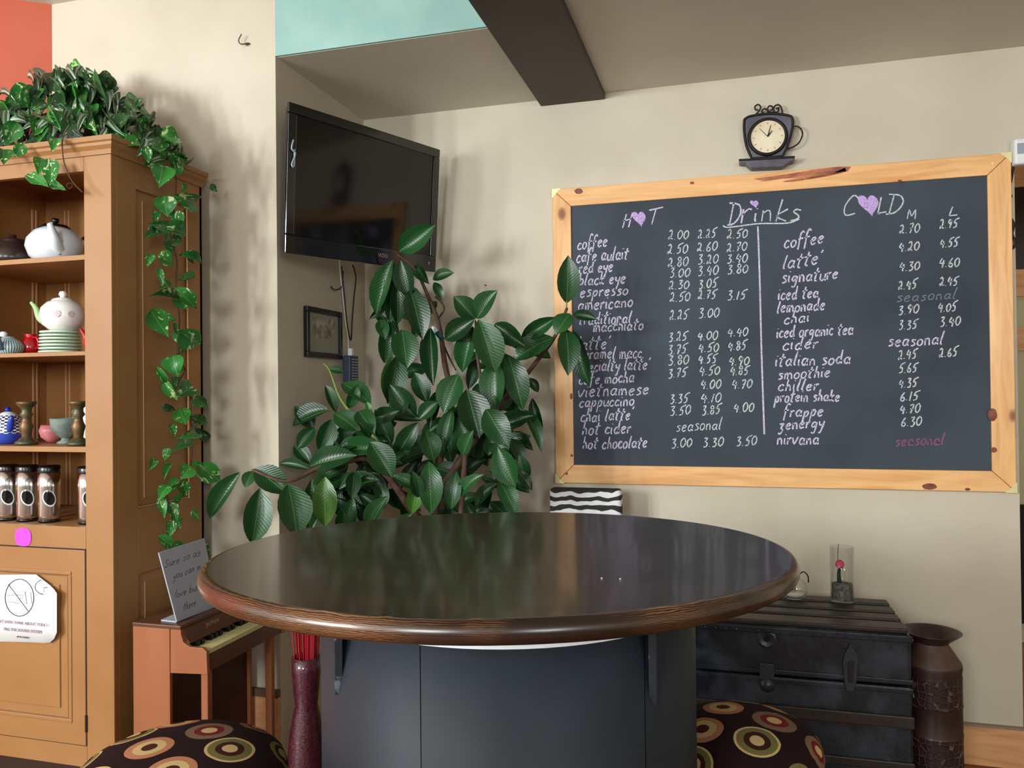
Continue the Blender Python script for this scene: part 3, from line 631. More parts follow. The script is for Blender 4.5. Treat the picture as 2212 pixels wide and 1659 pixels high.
rub = [leaf_mesh('rubber_leaf', RP, .16, .06, m_rub), leaf_mesh('rubber_leaf', RP, .10, .10, m_rub, wav=.012), leaf_mesh('rubber_leaf', RP, .22, .04, m_rub, curl=.03)]
ruby = leaf_mesh('rubber_leaf_young', RP, .14, .07, m_ruby)
HP = [(-.10, .02), (-.08, .34), (0, .74), (.14, .98), (.32, 1), (.5, .84), (.68, .56), (.84, .27), (1, .01)]
pot_ = [leaf_mesh('pothos_leaf', HP, .2, .05, m_poth), leaf_mesh('pothos_leaf', HP, .3, .12, m_poth, wav=.03), leaf_mesh('pothos_leaf', HP, .12, -.08, m_poth, wav=.04)]
potd = [leaf_mesh('ivy_leaf', HP, .2, .08, m_pothd), leaf_mesh('ivy_leaf', HP, .3, .12, m_pothd, wav=.04)]
TP = [(0, .12), (.15, .62), (.35, 1), (.55, .95), (.78, .55), (1, .02)]
trad = [leaf_mesh('striped_leaf', TP, .25, .12, m_trad), leaf_mesh('striped_leaf', TP, .15, .2, m_trad)]
lr = random.Random(11)
CAMP = Vector((0, 0, HC))
def put_leaf(me, P0, P1, wid, parent, tilt=None, name='leaf', ploc=None):
    d = P1-P0; L = d.length; y = d.normalized(); vdir = (CAMP-P0).normalized()+Vector((0, 0, .35))+Vector((lr.uniform(-.4, .4), lr.uniform(-.2, .2), lr.uniform(-.3, .3)))
    if tilt is not None: vdir = tilt
    z = vdir-y*vdir.dot(y)
    if z.length < .05: z = Vector((0, 0, 1))-y*y.z
    z.normalize(); x = y.cross(z)
    o = bpy.data.objects.new(name, me); C.objects.link(o)
    mm = Matrix((x*wid, y*L, z*L)).transposed().to_4x4(); mm.translation = P0-(ploc if ploc is not None else Vector(parent.location))
    for _ in range(12):      # keep clear of the wall end and the walls behind
        W3 = [mm@v.co+Vector(parent.location) for v in me.vertices]; dx = 0; dy = 0
        for v in W3:
            if v.y > YC-.01 and v.x < XS+.012: dx = max(dx, min(XS+.013-v.x, .05)); dy = max(dy, v.y-YC+.012)
            if v.y > D-.03: dy = max(dy, v.y-D+.031)
        if not dx and not dy: break
        if dx and dx < dy: mm.translation += Vector((dx, 0, 0))
        else: mm.translation -= Vector((0, dy, 0))
    o.parent = parent; o.matrix_local = mm; return o

# ---------------------------------------------------------------- RUBBER PLANT
pc = Vector((-1.02, 2.68, 0))
plant = thing('rubber_plant', 'tall rubber plant with large glossy dark green leaves in the corner behind the table', 'plant', pc)
obj('pot', LT([(0, 0), (.11, 0), (.15, .26), (.16, .27), (.16, .30), (.14, .30), (.138, .27), (0, .265)], pc, 28), m_pot, plant, smooth=False)
obj('soil', LT([(0, .268), (.136, .268)], pc, 20), m_soil, plant)
PL = [(862, 543, 937, 488, 48, 2.74), (848, 562, 814, 675, 42, 2.72), (856, 566, 842, 690, 34, 2.76), (866, 562, 884, 640, 44, 2.68), (935, 604, 979, 590, 27, 2.8), (898, 573, 926, 612, 25, 2.8), (938, 610, 957, 650, 20, 2.8),
(886, 625, 912, 729, 52, 2.7), (858, 600, 858, 698, 34, 2.7), (822, 690, 832, 732, 28, 2.78), (834, 655, 799, 688, 16, 2.78), (868, 712, 879, 792, 56, 2.72), (930, 708, 936, 828, 38, 2.74), (858, 768, 838, 868, 50, 2.78), (898, 902, 845, 834, 48, 2.66),
(895, 805, 922, 868, 38, 2.74), (990, 809, 960, 888, 56, 2.66), (948, 842, 928, 926, 26, 2.7), (1008, 841, 1034, 942, 68, 2.6), (1050, 884, 1098, 963, 56, 2.58), (1070, 778, 1070, 883, 56, 2.68), (1098, 767, 1128, 880, 52, 2.7),
(1034, 690, 1068, 800, 64, 2.62), (1022, 705, 1000, 800, 44, 2.7), (1025, 690, 964, 732, 44, 2.66), (1027, 689, 982, 642, 44, 2.7), (1030, 688, 1073, 630, 46, 2.7), (1068, 700, 1132, 746, 42, 2.72), (1028, 776, 1012, 839, 28, 2.76),
(1224, 655, 1227, 556, 47, 2.84), (1238, 680, 1288, 690, 24, 2.82), (1232, 678, 1202, 722, 42, 2.8), (1202, 686, 1128, 730, 34, 2.8), (1222, 710, 1227, 807, 48, 2.78), (1238, 714, 1272, 828, 44, 2.84), (1196, 730, 1112, 778, 50, 2.82),
(1150, 860, 1170, 938, 26, 2.86), (1132, 884, 1168, 972, 28, 2.84), (1142, 816, 1162, 846, 20, 2.86), (1075, 966, 1112, 1049, 54, 2.6), (1078, 1038, 1113, 1110, 40, 2.62), (1118, 1016, 1148, 1057, 24, 2.7), (926, 996, 931, 1106, 50, 2.5),
(918, 928, 936, 995, 46, 2.56), (975, 1100, 986, 1021, 36, 2.52), (990, 1072, 1042, 1026, 30, 2.54), (1000, 984, 1022, 932, 36, 2.58), (1055, 984, 1055, 944, 26, 2.62), (978, 882, 960, 974, 36, 2.66), (1100, 938, 1150, 972, 28, 2.8), (1105, 948, 1126, 1000, 32, 2.74),
(708, 885, 632, 918, 46, 2.5), (660, 928, 621, 880, 36, 2.52), (722, 893, 772, 930, 44, 2.48), (775, 888, 808, 936, 40, 2.5), (716, 906, 690, 973, 42, 2.46), (680, 925, 644, 967, 32, 2.5), (668, 1008, 767, 985, 52, 2.4), (672, 1003, 637, 964, 30, 2.46),
(783, 955, 735, 966, 28, 2.48), (800, 945, 775, 912, 24, 2.46), (800, 955, 845, 1029, 56, 2.4), (765, 1020, 760, 1076, 32, 2.42), (905, 912, 862, 977, 40, 2.5),
(550, 1012, 618, 1065, 54, 2.27), (622, 1046, 640, 1154, 72, 2.24), (562, 1054, 545, 1172, 58, 2.22), (520, 1020, 456, 1116, 40, 2.26), (546, 1018, 530, 1052, 28, 2.27), (674, 1034, 667, 1140, 36, 2.38), (668, 1014, 606, 1002, 24, 2.42),
(712, 798, 742, 803, 18, 2.56), (703, 832, 725, 889, 24, 2.54), (738, 828, 799, 874, 46, 2.56), (752, 882, 772, 832, 26, 2.54), (808, 904, 860, 888, 34, 2.58), (802, 952, 848, 966, 32, 2.56), (905, 905, 945, 870, 34, 2.62),
(1090, 830, 1128, 832, 40, 2.76), (845, 990, 900, 960, 44, 2.54), (1120, 980, 1135, 1040, 34, 2.72), (1060, 930, 1098, 990, 44, 2.66), (990, 900, 1012, 960, 44, 2.66), (880, 850, 850, 905, 40, 2.66)]
for bx, by, tx, ty, wp, Y in PL:
    P0 = onY(bx, by, Y); P1 = onY(bx+(tx-bx)*1.05, by+(ty-by)*1.05, Y+lr.uniform(-.05, .03)); wid = wp/FPX*(P0-CAMP).dot(_f)*1.06
    put_leaf(lr.choice(rub), P0, P1, wid, plant)
for bx, by, tx, ty, wp, Y in [(702, 1030, 702, 1138, 54, 2.36), (905, 1034, 889, 1112, 34, 2.52), (848, 770, 832, 860, 30, 2.8), (792, 868, 802, 893, 14, 2.52)]:
    P0 = onY(bx, by, Y); put_leaf(ruby, P0, onY(tx, ty, Y), wp/FPX*(P0-CAMP).dot(_f), plant)
# inner foliage filling the crown
zones = [((640, 800), (930, 1120), 2.52, 26), ((780, 1120), (900, 1130), 2.78, 56), ((830, 930), (620, 860), 2.84, 10), ((1000, 1150), (760, 1000), 2.88, 16), ((620, 900), (1040, 1150), 2.52, 16), ((900, 1120), (1020, 1150), 2.8, 18)]
for (x0, x1), (y0, y1), Y, cnt in zones:
    for k in range(cnt):
        px, py = lr.uniform(x0, x1), lr.uniform(y0, y1); a = lr.uniform(0, 2*PI); L = lr.uniform(55, 95)
        YY = Y+lr.uniform(-.06, .09); P0 = onY(px-.5*L*math.cos(a), py-.5*L*math.sin(a), YY); P1 = onY(px+.5*L*math.cos(a), py+.5*L*math.sin(a), YY+lr.uniform(-.06, .04))
        if P0.x < XS+.03 or P1.x < XS+.03: continue
        put_leaf(lr.choice(rub), P0, P1, L*.5/FPX*2.7, plant)
def stem(pts, r, r1, m=m_bark, name='stem'):
    return obj(name, TB(smooth_path([onY(x, y, Y) for x, y, Y in pts], 4), r, 8, r1), m, plant, smooth=True)
base = [(960, 1560, 2.68)]
stem([(1000, 1640, 2.68), (970, 1300, 2.68), (940, 1100, 2.68), (985, 1010, 2.7), (1040, 930, 2.72), (1075, 880, 2.74), (1120, 830, 2.8), (1160, 780, 2.84), (1200, 725, 2.83), (1225, 665, 2.83)], .019, .005)
stem([(960, 1640, 2.68), (930, 1200, 2.62), (880, 1090, 2.56), (830, 1020, 2.5), (790, 990, 2.46), (740, 1000, 2.42), (690, 1010, 2.38), (620, 1040, 2.28), (545, 1015, 2.26)], .017, .004)
stem([(990, 1640, 2.7), (960, 1150, 2.76), (950, 1000, 2.8), (975, 880, 2.82), (960, 780, 2.82), (948, 700, 2.82), (925, 640, 2.8), (895, 580, 2.78), (858, 550, 2.74)], .017, .0035)
stem([(975, 1400, 2.7), (1000, 1050, 2.66), (1010, 960, 2.66), (1040, 860, 2.66), (1030, 760, 2.68), (1027, 692, 2.68)], .012, .003)
stem([(830, 1020, 2.5), (820, 960, 2.5), (770, 905, 2.5), (735, 860, 2.54), (712, 800, 2.56), (698, 785, 2.56)], .008, .0025, m_leaf_stem)
stem([(940, 640, 2.82), (960, 665, 2.84), (945, 700, 2.84), (965, 760, 2.84), (985, 800, 2.84)], .004, .003)
stem([(1224, 668, 2.83), (1224, 640, 2.84)], .003, .002, m_leaf_stem, 'petiole')
# a bulb of fairy light clipped on the plant
p = onY(950, 722, 2.76)
t = thing('fairy_light', 'tiny clear fairy light bulb with a teal socket clipped on the rubber plant', 'light', p)
obj('bulb', TB([onY(934, 706, 2.76), onY(944, 718, 2.76)], .006, 8, .010), m_white, t, smooth=True); obj('socket', TB([onY(944, 718, 2.76), onY(957, 734, 2.76)], .011, 8, .009), mat('teal_plastic', (20, 84, 84), .4), t, smooth=True)

# ---------------------------------------------------------------- CABINET
CX, CY0, CY1, CL = -1.775, 1.952, 2.37, -2.455
def F(px, py): return onY(px, py, CY0)
def zf(y, x=183): return F(x, y).z
cabt = thing('display_cabinet', 'tall ochre painted corner display cabinet with open shelves of teapots and a panelled door', 'cabinet', ((CX+CL)/2, (CY0+CY1)/2, 0))
ST = .019
xo = F(183, 760).x                   # right edge of the opening
ztop = zf(300, 237)-.01; zo1 = zf(370, 178); zo0 = zf(1139, 187); zbt = .20
xol = CL+(CX-xo)
obj('plinth', BX(((CL+.03, CY0+.04, 0), (CX-.03, CY1, zbt))), m_darkwood, cabt)
obj('front_stile', BX(((xo, CY0, zbt), (CX, CY0+ST, ztop-.03))), m_ochre, cabt, bevel=.002)
obj('front_stile', BX(((CL, CY0, zbt), (xol, CY0+ST, ztop-.03))), m_ochre, cabt, bevel=.002)
obj('top_rail', BX(((xol, CY0, zo1), (xo, CY0+ST, ztop-.03))), m_ochre, cabt, bevel=.001)
zd1 = zf(1189, 188); zd0 = zf(1612, 195)
obj('middle_rail', BX(((xol, CY0, zd1+.003), (xo, CY0+ST, zo0))), m_ochre, cabt, bevel=.001)
obj('bottom_rail', BX(((xol, CY0, zbt), (xo, CY0+ST, zd0-.003))), m_ochre, cabt, bevel=.001)
obj('back_panel', BX(((CL, CY1-.012, zbt), (CX, CY1, ztop))), m_ochre_in, cabt)
obj('left_side', BX(((CL, CY0+ST, zbt), (CL+ST, CY1-.012, ztop))), m_ochre_in, cabt)
# right side: stiles, rails and two sunk fielded panels
py0, py1 = onX(296, 760, CX).y, onX(408, 760, CX).y
pz = [onX(300, 1098, CX).z, onX(292, 408, CX).z, onX(303, 1239, CX).z]
sd = obj('right_side', BX(((CX-.018, CY0+ST, zbt), (CX-.010, CY1, ztop-.03))), m_ochre, cabt)
for lo, hi in (((CY0+ST, zbt), (py0, ztop-.03)), ((py1, zbt), (CY1, ztop-.03)), ((py0, pz[1]), (py1, ztop-.03)), ((py0, pz[2]), (py1, pz[0])), ((py0, zbt), (py1, zbt+.12))):
    obj('side_rail', BX(((CX-.010, lo[0], lo[1]), (CX, hi[0], hi[1]))), m_ochre, sd, bevel=.0015)
def fielded(y0, y1, z0, z1, par):
    e = .03
    vs = [(CX-.009, y0, z0), (CX-.009, y1, z0), (CX-.009, y1, z1), (CX-.009, y0, z1), (CX-.003, y0+e, z0+e), (CX-.003, y1-e, z0+e), (CX-.003, y1-e, z1-e), (CX-.003, y0+e, z1-e)]
    obj('raised_panel', (vs, [(4, 5, 6, 7), (0, 1, 5, 4), (1, 2, 6, 5), (2, 3, 7, 6), (3, 0, 4, 7)]), m_ochre, par)
    obj('pale_bead', TB([(CX-.003, y0+e, z0+e), (CX-.003, y0+e, z1-e)], .0013, 4), m_groove, par)
    obj('pale_bead', TB([(CX-.001, y1-.004, z0), (CX-.001, y1-.004, z1)], .0022, 4), m_groove, par)
    obj('pale_bead', TB([(CX-.001, y0, z0+.003), (CX-.001, y1, z0+.003)], .0012, 4), m_groove, par)
fielded(py0, py1, pz[0], pz[1], sd); fielded(py0, py1, zbt+.12, pz[2], sd)
# crown
bm = bmesh.new()
prof = [(0, -.035), (.006, -.035), (.010, -.022), (.020, -.012), (.022, -.004), (.028, 0), (.028, .014), (0, .014)]
zc = ztop
for (o_, z_), (o2, z2) in zip(prof, prof[1:]):
    a = [(CL, CY0-o_, zc+z_), (CX+o_, CY0-o_, zc+z_), (CX+o_, CY1, zc+z_)]; b = [(CL, CY0-o2, zc+z2), (CX+o2, CY0-o2, zc+z2), (CX+o2, CY1, zc+z2)]
    A = [bm.verts.new(v) for v in a]; B = [bm.verts.new(v) for v in b]
    for i in range(2): bm.faces.new((A[i], A[i+1], B[i+1], B[i]))
obj('crown_moulding', bm, m_ochre, cabt)
obj('top_board', BX(((CL, CY0, ztop-.012), (CX, CY1, ztop+.010))), m_ochre, cabt)
# shelves
shz = [(zf(548), zf(559)), (zf(758), zf(767)), (zf(966), zf(978)), (zo0-.002, zo0-.02)]
for a_, b_ in shz:
    obj('shelf', BX(((CL+ST, CY0+.012, b_), (CX-.018, CY1-.012, a_))), m_ochre, cabt, bevel=.001)
# tongue-and-groove beads, drawn proud between shelves
zl = [zo1]+[s for p_ in shz for s in p_]
for z1_, z0_ in ((zo1, shz[0][0]), (shz[0][1], shz[1][0]), (shz[1][1], shz[2][0]), (shz[2][1], shz[3][0])):
    for px in (143, 151):
        p = onY(px, 800, CY1-.012); obj('bead', BX(((p.x-.0022, CY1-.015, z0_), (p.x+.0022, CY1-.012, z1_))), m_groove, cabt)
    for px in (71, 79):
        p = onX(px, 800, CL+ST); obj('bead', BX(((CL+ST, p.y-.003, z0_), (CL+ST+.003, p.y+.003, z1_))), m_groove, cabt)
# door
dr = obj('door', BX(((xol+.003, CY0-.002, zd0), (xo-.003, CY0+.016, zd1))), m_ochre, cabt, bevel=.0015)
dx1 = F(150, 1400).x; dzt, dzb = zf(1240, 120), zf(1548, 120)
def ring(x0, x1, z0, z1, wd, y, m, nm):
    for lo, hi in (((x0, y, z1-wd), (x1, y+.006, z1)), ((x0, y, z0), (x1, y+.006, z0+wd)), ((x0, y, z0+wd), (x0+wd, y+.006, z1-wd)), ((x1-wd, y, z0+wd), (x1, y+.006, z1-wd))):
        obj(nm, BX((lo, hi)), m, dr, bevel=.0025)
dx0 = CL+(CX-dx1)
ring(dx0-.012, dx1+.012, dzb-.012, dzt+.012, .012, CY0-.005, m_ochre, 'panel_moulding')
ring(dx0, dx1, dzb, dzt, .004, CY0-.004, m_groove2, 'panel_groove')
obj('raised_panel', BX(((dx0+.03, CY0-.006, dzb+.03), (dx1-.03, CY0-.001, dzt-.03))), m_ochre, dr, bevel=.004)
obj('door_gap', BX(((xol, CY0-.0005, zd1-.001), (xo, CY0+.002, zd1+.004)), ((xo-.004, CY0-.0005, zd0), (xo, CY0+.002, zd1))), m_darkgap, cabt)
hz = zf(1560, 195); obj('hinge', BX(((xo-.004, CY0-.004, hz-.03), (xo+.002, CY0-.001, hz+.02))), m_iron, cabt)
# pink sticker and paper sign on the cabinet
bm = bmesh.new(); c_ = F(51, 1160); R_ = .031
prism(bm, [(c_.x+R_*math.copysign(abs(math.cos(a))**.75, math.cos(a)), CY0-.0022, c_.z+.9*R_*math.copysign(abs(math.sin(a))**.75, math.sin(a))) for a in [k*PI/12 for k in range(24)]], (0, .0012, 0))
t = obj('round_sticker', bm, m_pinkp); tag(t, 'bright magenta round paper sticker on the cabinet rail above the door', 'sticker')
YP = CY0-.012
def PP(px, py, y=YP): return onY(px, py, y)
sign = thing('paper_notice', 'curling white paper notice about the sound system taped on the cabinet door', 'notice', PP(0, 1390))
bm = bmesh.new()
SH = [(-95, 1243, 1384), (60, 1241, 1387), (78, 1241, 1388), (95, 1254, 1389), (108, 1264, 1388), (117, 1273, 1380), (123, 1282, 1366)]
rows = []
for i, (x, ya, yb) in enumerate(SH):
    dy_ = (0, 0, 0, .001, .003, .007, .012)[i]; rows.append([(bm.verts.new(PP(x, ya, YP-dy_*(1.3))), bm.verts.new(PP(x, (ya+yb)/2, YP-dy_*.6)), bm.verts.new(PP(x, yb, YP-dy_)))][0])
for A, B in zip(rows, rows[1:]):
    for i in range(2): bm.faces.new((A[i], B[i], B[i+1], A[i+1]))
o = obj('sheet', bm, m_paper, sign, smooth=True); sm = o.modifiers.new('s', 'SOLIDIFY'); sm.thickness = .0005
def ringpx(cx, cy, rx, ry, a0=0, a1=2*PI, w_=.0012, m=m_ink, par=None, nm='print_line', y=YP-.0015):
    obj(nm, TB([PP(cx+rx*math.cos(a0+(a1-a0)*k/28), cy+ry*math.sin(a0+(a1-a0)*k/28), y) for k in range(29)], w_, 4), m, par or sign)
ringpx(42, 1291, 31, 40); ringpx(100, 1268, 24, 17, -.2*PI+PI*.8, PI*1.35, y=YP-.0095); ringpx(-40, 1275, 30, 20, -.8, .9)
obj('print_line', TB([PP(18, 1262, YP-.0015), PP(62, 1322, YP-.0015)], .0010, 4), m_ink, sign)
obj('print_line', TB([PP(x, y, YP-.0015) for x, y in ((54, 1279), (66, 1279), (69, 1303), (58, 1305), (54, 1279))], .0007, 4), m_ink, sign)
obj('print_line', TB([PP(x, y, YP-.0015) for x, y in ((15, 1287), (30, 1285), (50, 1286), (48, 1292), (36, 1296), (46, 1300), (40, 1304), (26, 1300), (15, 1300))], .0006, 4), m_ink, sign)
obj('print_line', TB([PP(x, y, YP-.0095) for x, y in ((93, 1270), (102, 1268), (95, 1271), (95, 1280))], .0007, 4), m_ink, sign)
def ptext(s, cx, cy, size, m, rot=PI/2):
    p = PP(cx, cy, YP-.0025); text_mesh(s, size, Matrix.Translation(p)@Matrix.Rotation(rot, 4, 'X'), m, sign)
ptext("DON'T EVEN THINK ABOUT TOUCH-", 46, 1349, .0128, m_purp); ptext('ING THE SOUND SYSTEM', 49, 1365, .0128, m_purp); ptext('-ah lis mutiato', 49, 1378, .0088, m_ink)

# ---------------------------------------------------------------- crockery
def tshelf(i): return shz[i][0]+.001
def at_shelf(px, i, dy): p = onY(px, 700, CY0+dy); return Vector((p.x, CY0+dy, tshelf(i)))
def sweep(pts, r, r1=None, k=5, n=8): return TB(smooth_path(pts, k), r, n, r1)
def pxm(Y): return Y*1.06/FPX*1.02
def uvl_lathe(o, zlo, zhi, c):
    me = o.data; ul = me.uv_layers.new(name='UVMap'); pl = Vector(o.parent.location) if o.parent else Vector()
    if o.parent and o.parent.parent: pl += Vector(o.parent.parent.location)
    for p in me.polygons:
        us = [math.atan2(me.vertices[me.loops[l].vertex_index].co.y+pl.y-c[1], me.vertices[me.loops[l].vertex_index].co.x+pl.x-c[0])/(2*PI) for l in p.loop_indices]
        if max(us)-min(us) > .5: us = [u if u > 0 else u+1 for u in us]
        for l, u in zip(p.loop_indices, us): ul.data[l].uv = (u, (me.vertices[me.loops[l].vertex_index].co.z+pl.z-zlo)/(zhi-zlo))
# brown teapot
c = at_shelf(28, 0, .14)
t = thing('brown_teapot', 'squat brown stoneware teapot on the top shelf of the cabinet', 'teapot', c)
obj('body', LT([(0, 0), (.045, 0), (.068, .012), (.072, .032), (.058, .058), (.040, .080), (.036, .084)], c, 32), m_gl_brown, t, smooth=True)
obj('lid', LT([(.038, .083), (.036, .092), (.018, .097), (.012, .099), (.012, .108), (0, .11)], c, 24), m_gl_brown, t, smooth=True)
obj('spout', sweep([c+Vector(v) for v in ((-.06, -.01, .03), (-.085, -.015, .05), (-.095, -.02, .075))], .012, .007), m_gl_brown, t, smooth=True)
# white-blue teapot with black lid, spout towards the room
c = at_shelf(121, 0, .13); k_ = 1.09
t = thing('white_teapot', 'round pale blue white teapot with black lid on the top shelf, spout forward', 'teapot', c)
obj('body', LT([(r*k_, z*k_*1.16) for r, z in [(0, 0), (.046, 0), (.070, .018), (.080, .042), (.076, .062), (.058, .082), (.034, .093), (0, .096)]], c, 36), m_gl_white, t, smooth=True)
obj('lid', LT([(.044, .117), (.036, .125), (.012, .130), (0, .131)], c, 28), m_black, t, smooth=True)
obj('lid_knob', LT([(0, .128), (.006, .130), (.012, .139), (.010, .147), (0, .150)], c, 16), m_black, t, smooth=True)
fd = Vector((.67, -.74, 0)); ld = Vector((-.74, -.67, 0))
sp = [c+fd*.058+ld*-.012+Vector((0, 0, .040)), c+fd*.090+ld*-.002+Vector((0, 0, .066)), c+fd*.094+ld*.010+Vector((0, 0, .112))]
obj('spout', sweep(sp, .026, .0085), m_gl_white, t, smooth=True)
bm = LT([(.0045, 0), (.0085, .001), (.0095, 0), (.0085, -.002)], (0, 0, 0), 16); bm.transform(Matrix.Translation(sp[-1]+Vector((0, 0, .001)))@Matrix.Rotation(.6, 4, 'X')); obj('spout_lip', bm, m_gl_white, t, smooth=True)
obj('handle', sweep([c+Vector(v) for v in ((.045, .05, .08), (.07, .07, .10), (.085, .08, .07), (.07, .06, .04))], .005), m_black, t, smooth=True)
# shelf 2
c = at_shelf(18, 1, .10)
t = thing('ribbed_teapot', 'small pale blue ribbed teapot at the left end of the second shelf', 'teapot', c)
o = obj('body', LT([(0, 0), (.030, 0), (.044, .014), (.046, .028), (.036, .044), (.018, .056), (.013, .060), (0, .061)], c, 36), m_ribbed, t, smooth=True); uvl_lathe(o, c.z, c.z+.06, c)
obj('lid_knob', LT([(0, .059), (.010, .060), (.012, .070), (.008, .076), (0, .077)], c+Vector((-.02, 0, 0)), 14), m_gl_white, t, smooth=True)
obj('spout', sweep([c+Vector(v) for v in ((.014, -.038, .020), (.018, -.052, .042), (.016, -.05, .056))], .012, .005), m_ribbed, t, smooth=True)
c = at_shelf(66, 1, .16)
t = thing('red_jug', 'small red glazed jug behind the stack of pale green plates', 'jug', c)
obj('body', LT([(0, 0), (.026, 0), (.034, .02), (.032, .045), (.018, .058), (.016, .064), (.022, .07), (.018, .07), (0, .066)], c, 24), m_red, t, smooth=True)
obj('handle', sweep([c+Vector(v) for v in ((.02, -.01, .06), (.04, -.012, .055), (.042, -.01, .03), (.03, -.01, .02))], .004), m_red, t, smooth=True)
cpl = at_shelf(130, 1, .12); npl = 7
for k in range(npl):
    c = cpl+Vector((0, 0, k*.0105))
    place = ('bottom' if k == 0 else 'top' if k == npl-1 else ['second', 'third', 'fourth', 'fifth', 'sixth'][k-1])
    lb = {0: 'lowest pale green plate of the stack on the second shelf', npl-1: 'topmost pale green plate, directly under the white teapot'}.get(k, place+' pale green plate from the bottom of the stack on the second shelf')
    o = obj('green_plate', LT([(0, 0), (.040, 0), (.058-.0006*k, .0026), (.0612-.0006*k, .0035), (.0630-.0006*k, .0062), (.0618-.0006*k, .0085), (.058-.0006*k, .0088), (.036, .0046), (0, .0046)], c, 36), m_celadon, None, smooth=True)
    for v in o.data.vertices: v.co -= c
    o.location = c; tag(o, lb, 'plate', 'pale green plates stacked on the second shelf')
c = cpl+Vector((.012, 0, npl*.0105-.0005))
t = thing('white_teapot', 'round cream white teapot with pale green spout on top of the plate stack', 'teapot', c)
obj('body', LT([(0, 0), (.036, 0), (.060, .020), (.068, .048), (.063, .073), (.047, .091), (.032, .097)], c, 36), m_gl_cream, t, smooth=True)
obj('lid', LT([(.036, .095), (.031, .102), (.012, .108), (0, .109)], c, 26), m_gl_cream, t, smooth=True)
obj('lid_knob', LT([(0, .106), (.007, .108), (.013, .117), (.010, .126), (0, .129)], c, 16), m_gl_cream, t, smooth=True)
obj('spout', sweep([c+Vector(v) for v in ((-.050, -.005, .026), (-.084, -.008, .044), (-.098, -.01, .076), (-.116, -.012, .096))], .016, .005), m_gl_green, t, smooth=True)
m_dot = mat('pale_rose', (206, 188, 196), .4)
for sx in (-.012, .026):
    dn = (fd+ld*(-sx/.066)).normalized(); q = c+dn*.0675+Vector((0, 0, .050)); bm = LT([(0, .001), (.009, .0008), (.010, 0)], (0, 0, 0), 14)
    bm.transform(Matrix.Translation(q)@dn.to_track_quat('Z', 'Y').to_matrix().to_4x4()); obj('petal_dot', bm, m_dot, t)
c = at_shelf(205, 1, .055)
t = thing('red_teapot', 'glossy red teapot on the second shelf, only its spout clear of the cabinet stile', 'teapot', c)
obj('body', LT([(0, 0), (.02, 0), (.032, .018), (.034, .034), (.022, .052), (0, .056)], c, 24), m_red, t, smooth=True)
obj('spout', sweep([c+Vector(v) for v in ((-.026, -.002, .024), (-.034, -.004, .05), (-.048, -.006, .070))], .010, .004), m_red, t, smooth=True)
# shelf 3
c = at_shelf(16, 2, .11)
t = thing('blue_checked_jar', 'blue and white chequered lidded teapot on the third shelf', 'teapot', c)
o = obj('body', LT([(0, 0), (.038, 0), (.048, .018), (.048, .044), (.042, .074), (.032, .090), (.027, .092)], c, 36), m_check, t, smooth=True); uvl_lathe(o, c.z, c.z+.094, c)
o = obj('lid', LT([(.028, .092), (.020, .100), (.010, .104), (0, .105)], c, 24), m_gl_white, t, smooth=True)
obj('lid_knob', LT([(0, .102), (.008, .104), (.010, .112), (.006, .118), (0, .119)], c, 14), mat('cobalt', (24, 44, 150), .25), t, smooth=True)
obj('spout', sweep([c+Vector(v) for v in ((.030, -.022, .042), (.042, -.026, .072), (.046, -.028, .090))], .013, .006), mat('cobalt', (36, 60, 168), .25), t, smooth=True)
def candlestick(px, dy, lab, s=1.22):
    c = at_shelf(px, 2, dy)
    t = thing('candlestick', lab, 'candlestick', c, 'bronze candlesticks on the third shelf')
    P = [(0, 0), (.026, 0), (.028, .006), (.022, .010), (.018, .014), (.011, .020), (.013, .034), (.017, .048), (.012, .060), (.010, .070), (.016, .078), (.012, .086), (.012, .094), (.020, .102), (.024, .106), (.024, .112), (.016, .112), (.015, .106), (0, .106)]
    obj('shaft', LT([(r*s, z*s) for r, z in P[5:14]], c, 20), m_bronze, t, smooth=True)
    obj('foot', LT([(r*s, z*s) for r, z in P[:6]], c, 24), m_bronze, t, smooth=True)
    obj('drip_pan', LT([(r*s, z*s) for r, z in P[13:]], c, 24), m_bronze, t, smooth=True)
candlestick(56, .07, 'mottled bronze candlestick beside the blue chequered teapot on the third shelf')
candlestick(168, .06, 'mottled bronze candlestick against the right stile on the third shelf')
c = at_shelf(112, 2, .18)
bm = LT([(0, 0), (.015, .002), (.034, .018), (.040, .038), (.034, .058), (.031, .056), (.036, .038), (0, .01)], c, 28)
t = obj('pink_bowl', bm, m_pinkc, smooth=True); tag(t, 'plain pink ceramic bowl behind the grey stone goblet on the third shelf', 'bowl')
c = at_shelf(141, 2, .12)
t = thing('stone_mortar', 'grey green stone footed bowl between the two bronze candlesticks', 'bowl', c)
obj('bowl', LT([(.014, .018), (.026, .026), (.042, .050), (.046, .074), (.046, .082), (.042, .082), (.038, .056), (0, .036)], c, 30), m_stone, t, smooth=True)
obj('foot', LT([(0, 0), (.026, 0), (.026, .006), (.014, .012), (.014, .02)], c, 24), m_stone, t, smooth=True)
obj('ear_handle', sweep([c+Vector(v) for v in ((.03, .01, .078), (.020, .012, .098), (.030, .012, .112), (.042, .01, .104), (.040, .01, .088))], .007), m_stone, t, smooth=True)
c = at_shelf(186, 2, .13)
t = thing('white_figurine', 'small white figurine with a red tip behind the right candlestick', 'figurine', c)
obj('figure_body', LT([(0, 0), (.016, 0), (.018, .05), (.010, .09), (.012, .105), (.006, .13), (0, .135)], c, 18), m_gl_cream, t, smooth=True)
obj('red_cap', LT([(.0065, .128), (.006, .136), (0, .146)], c, 12), m_red, t, smooth=True)
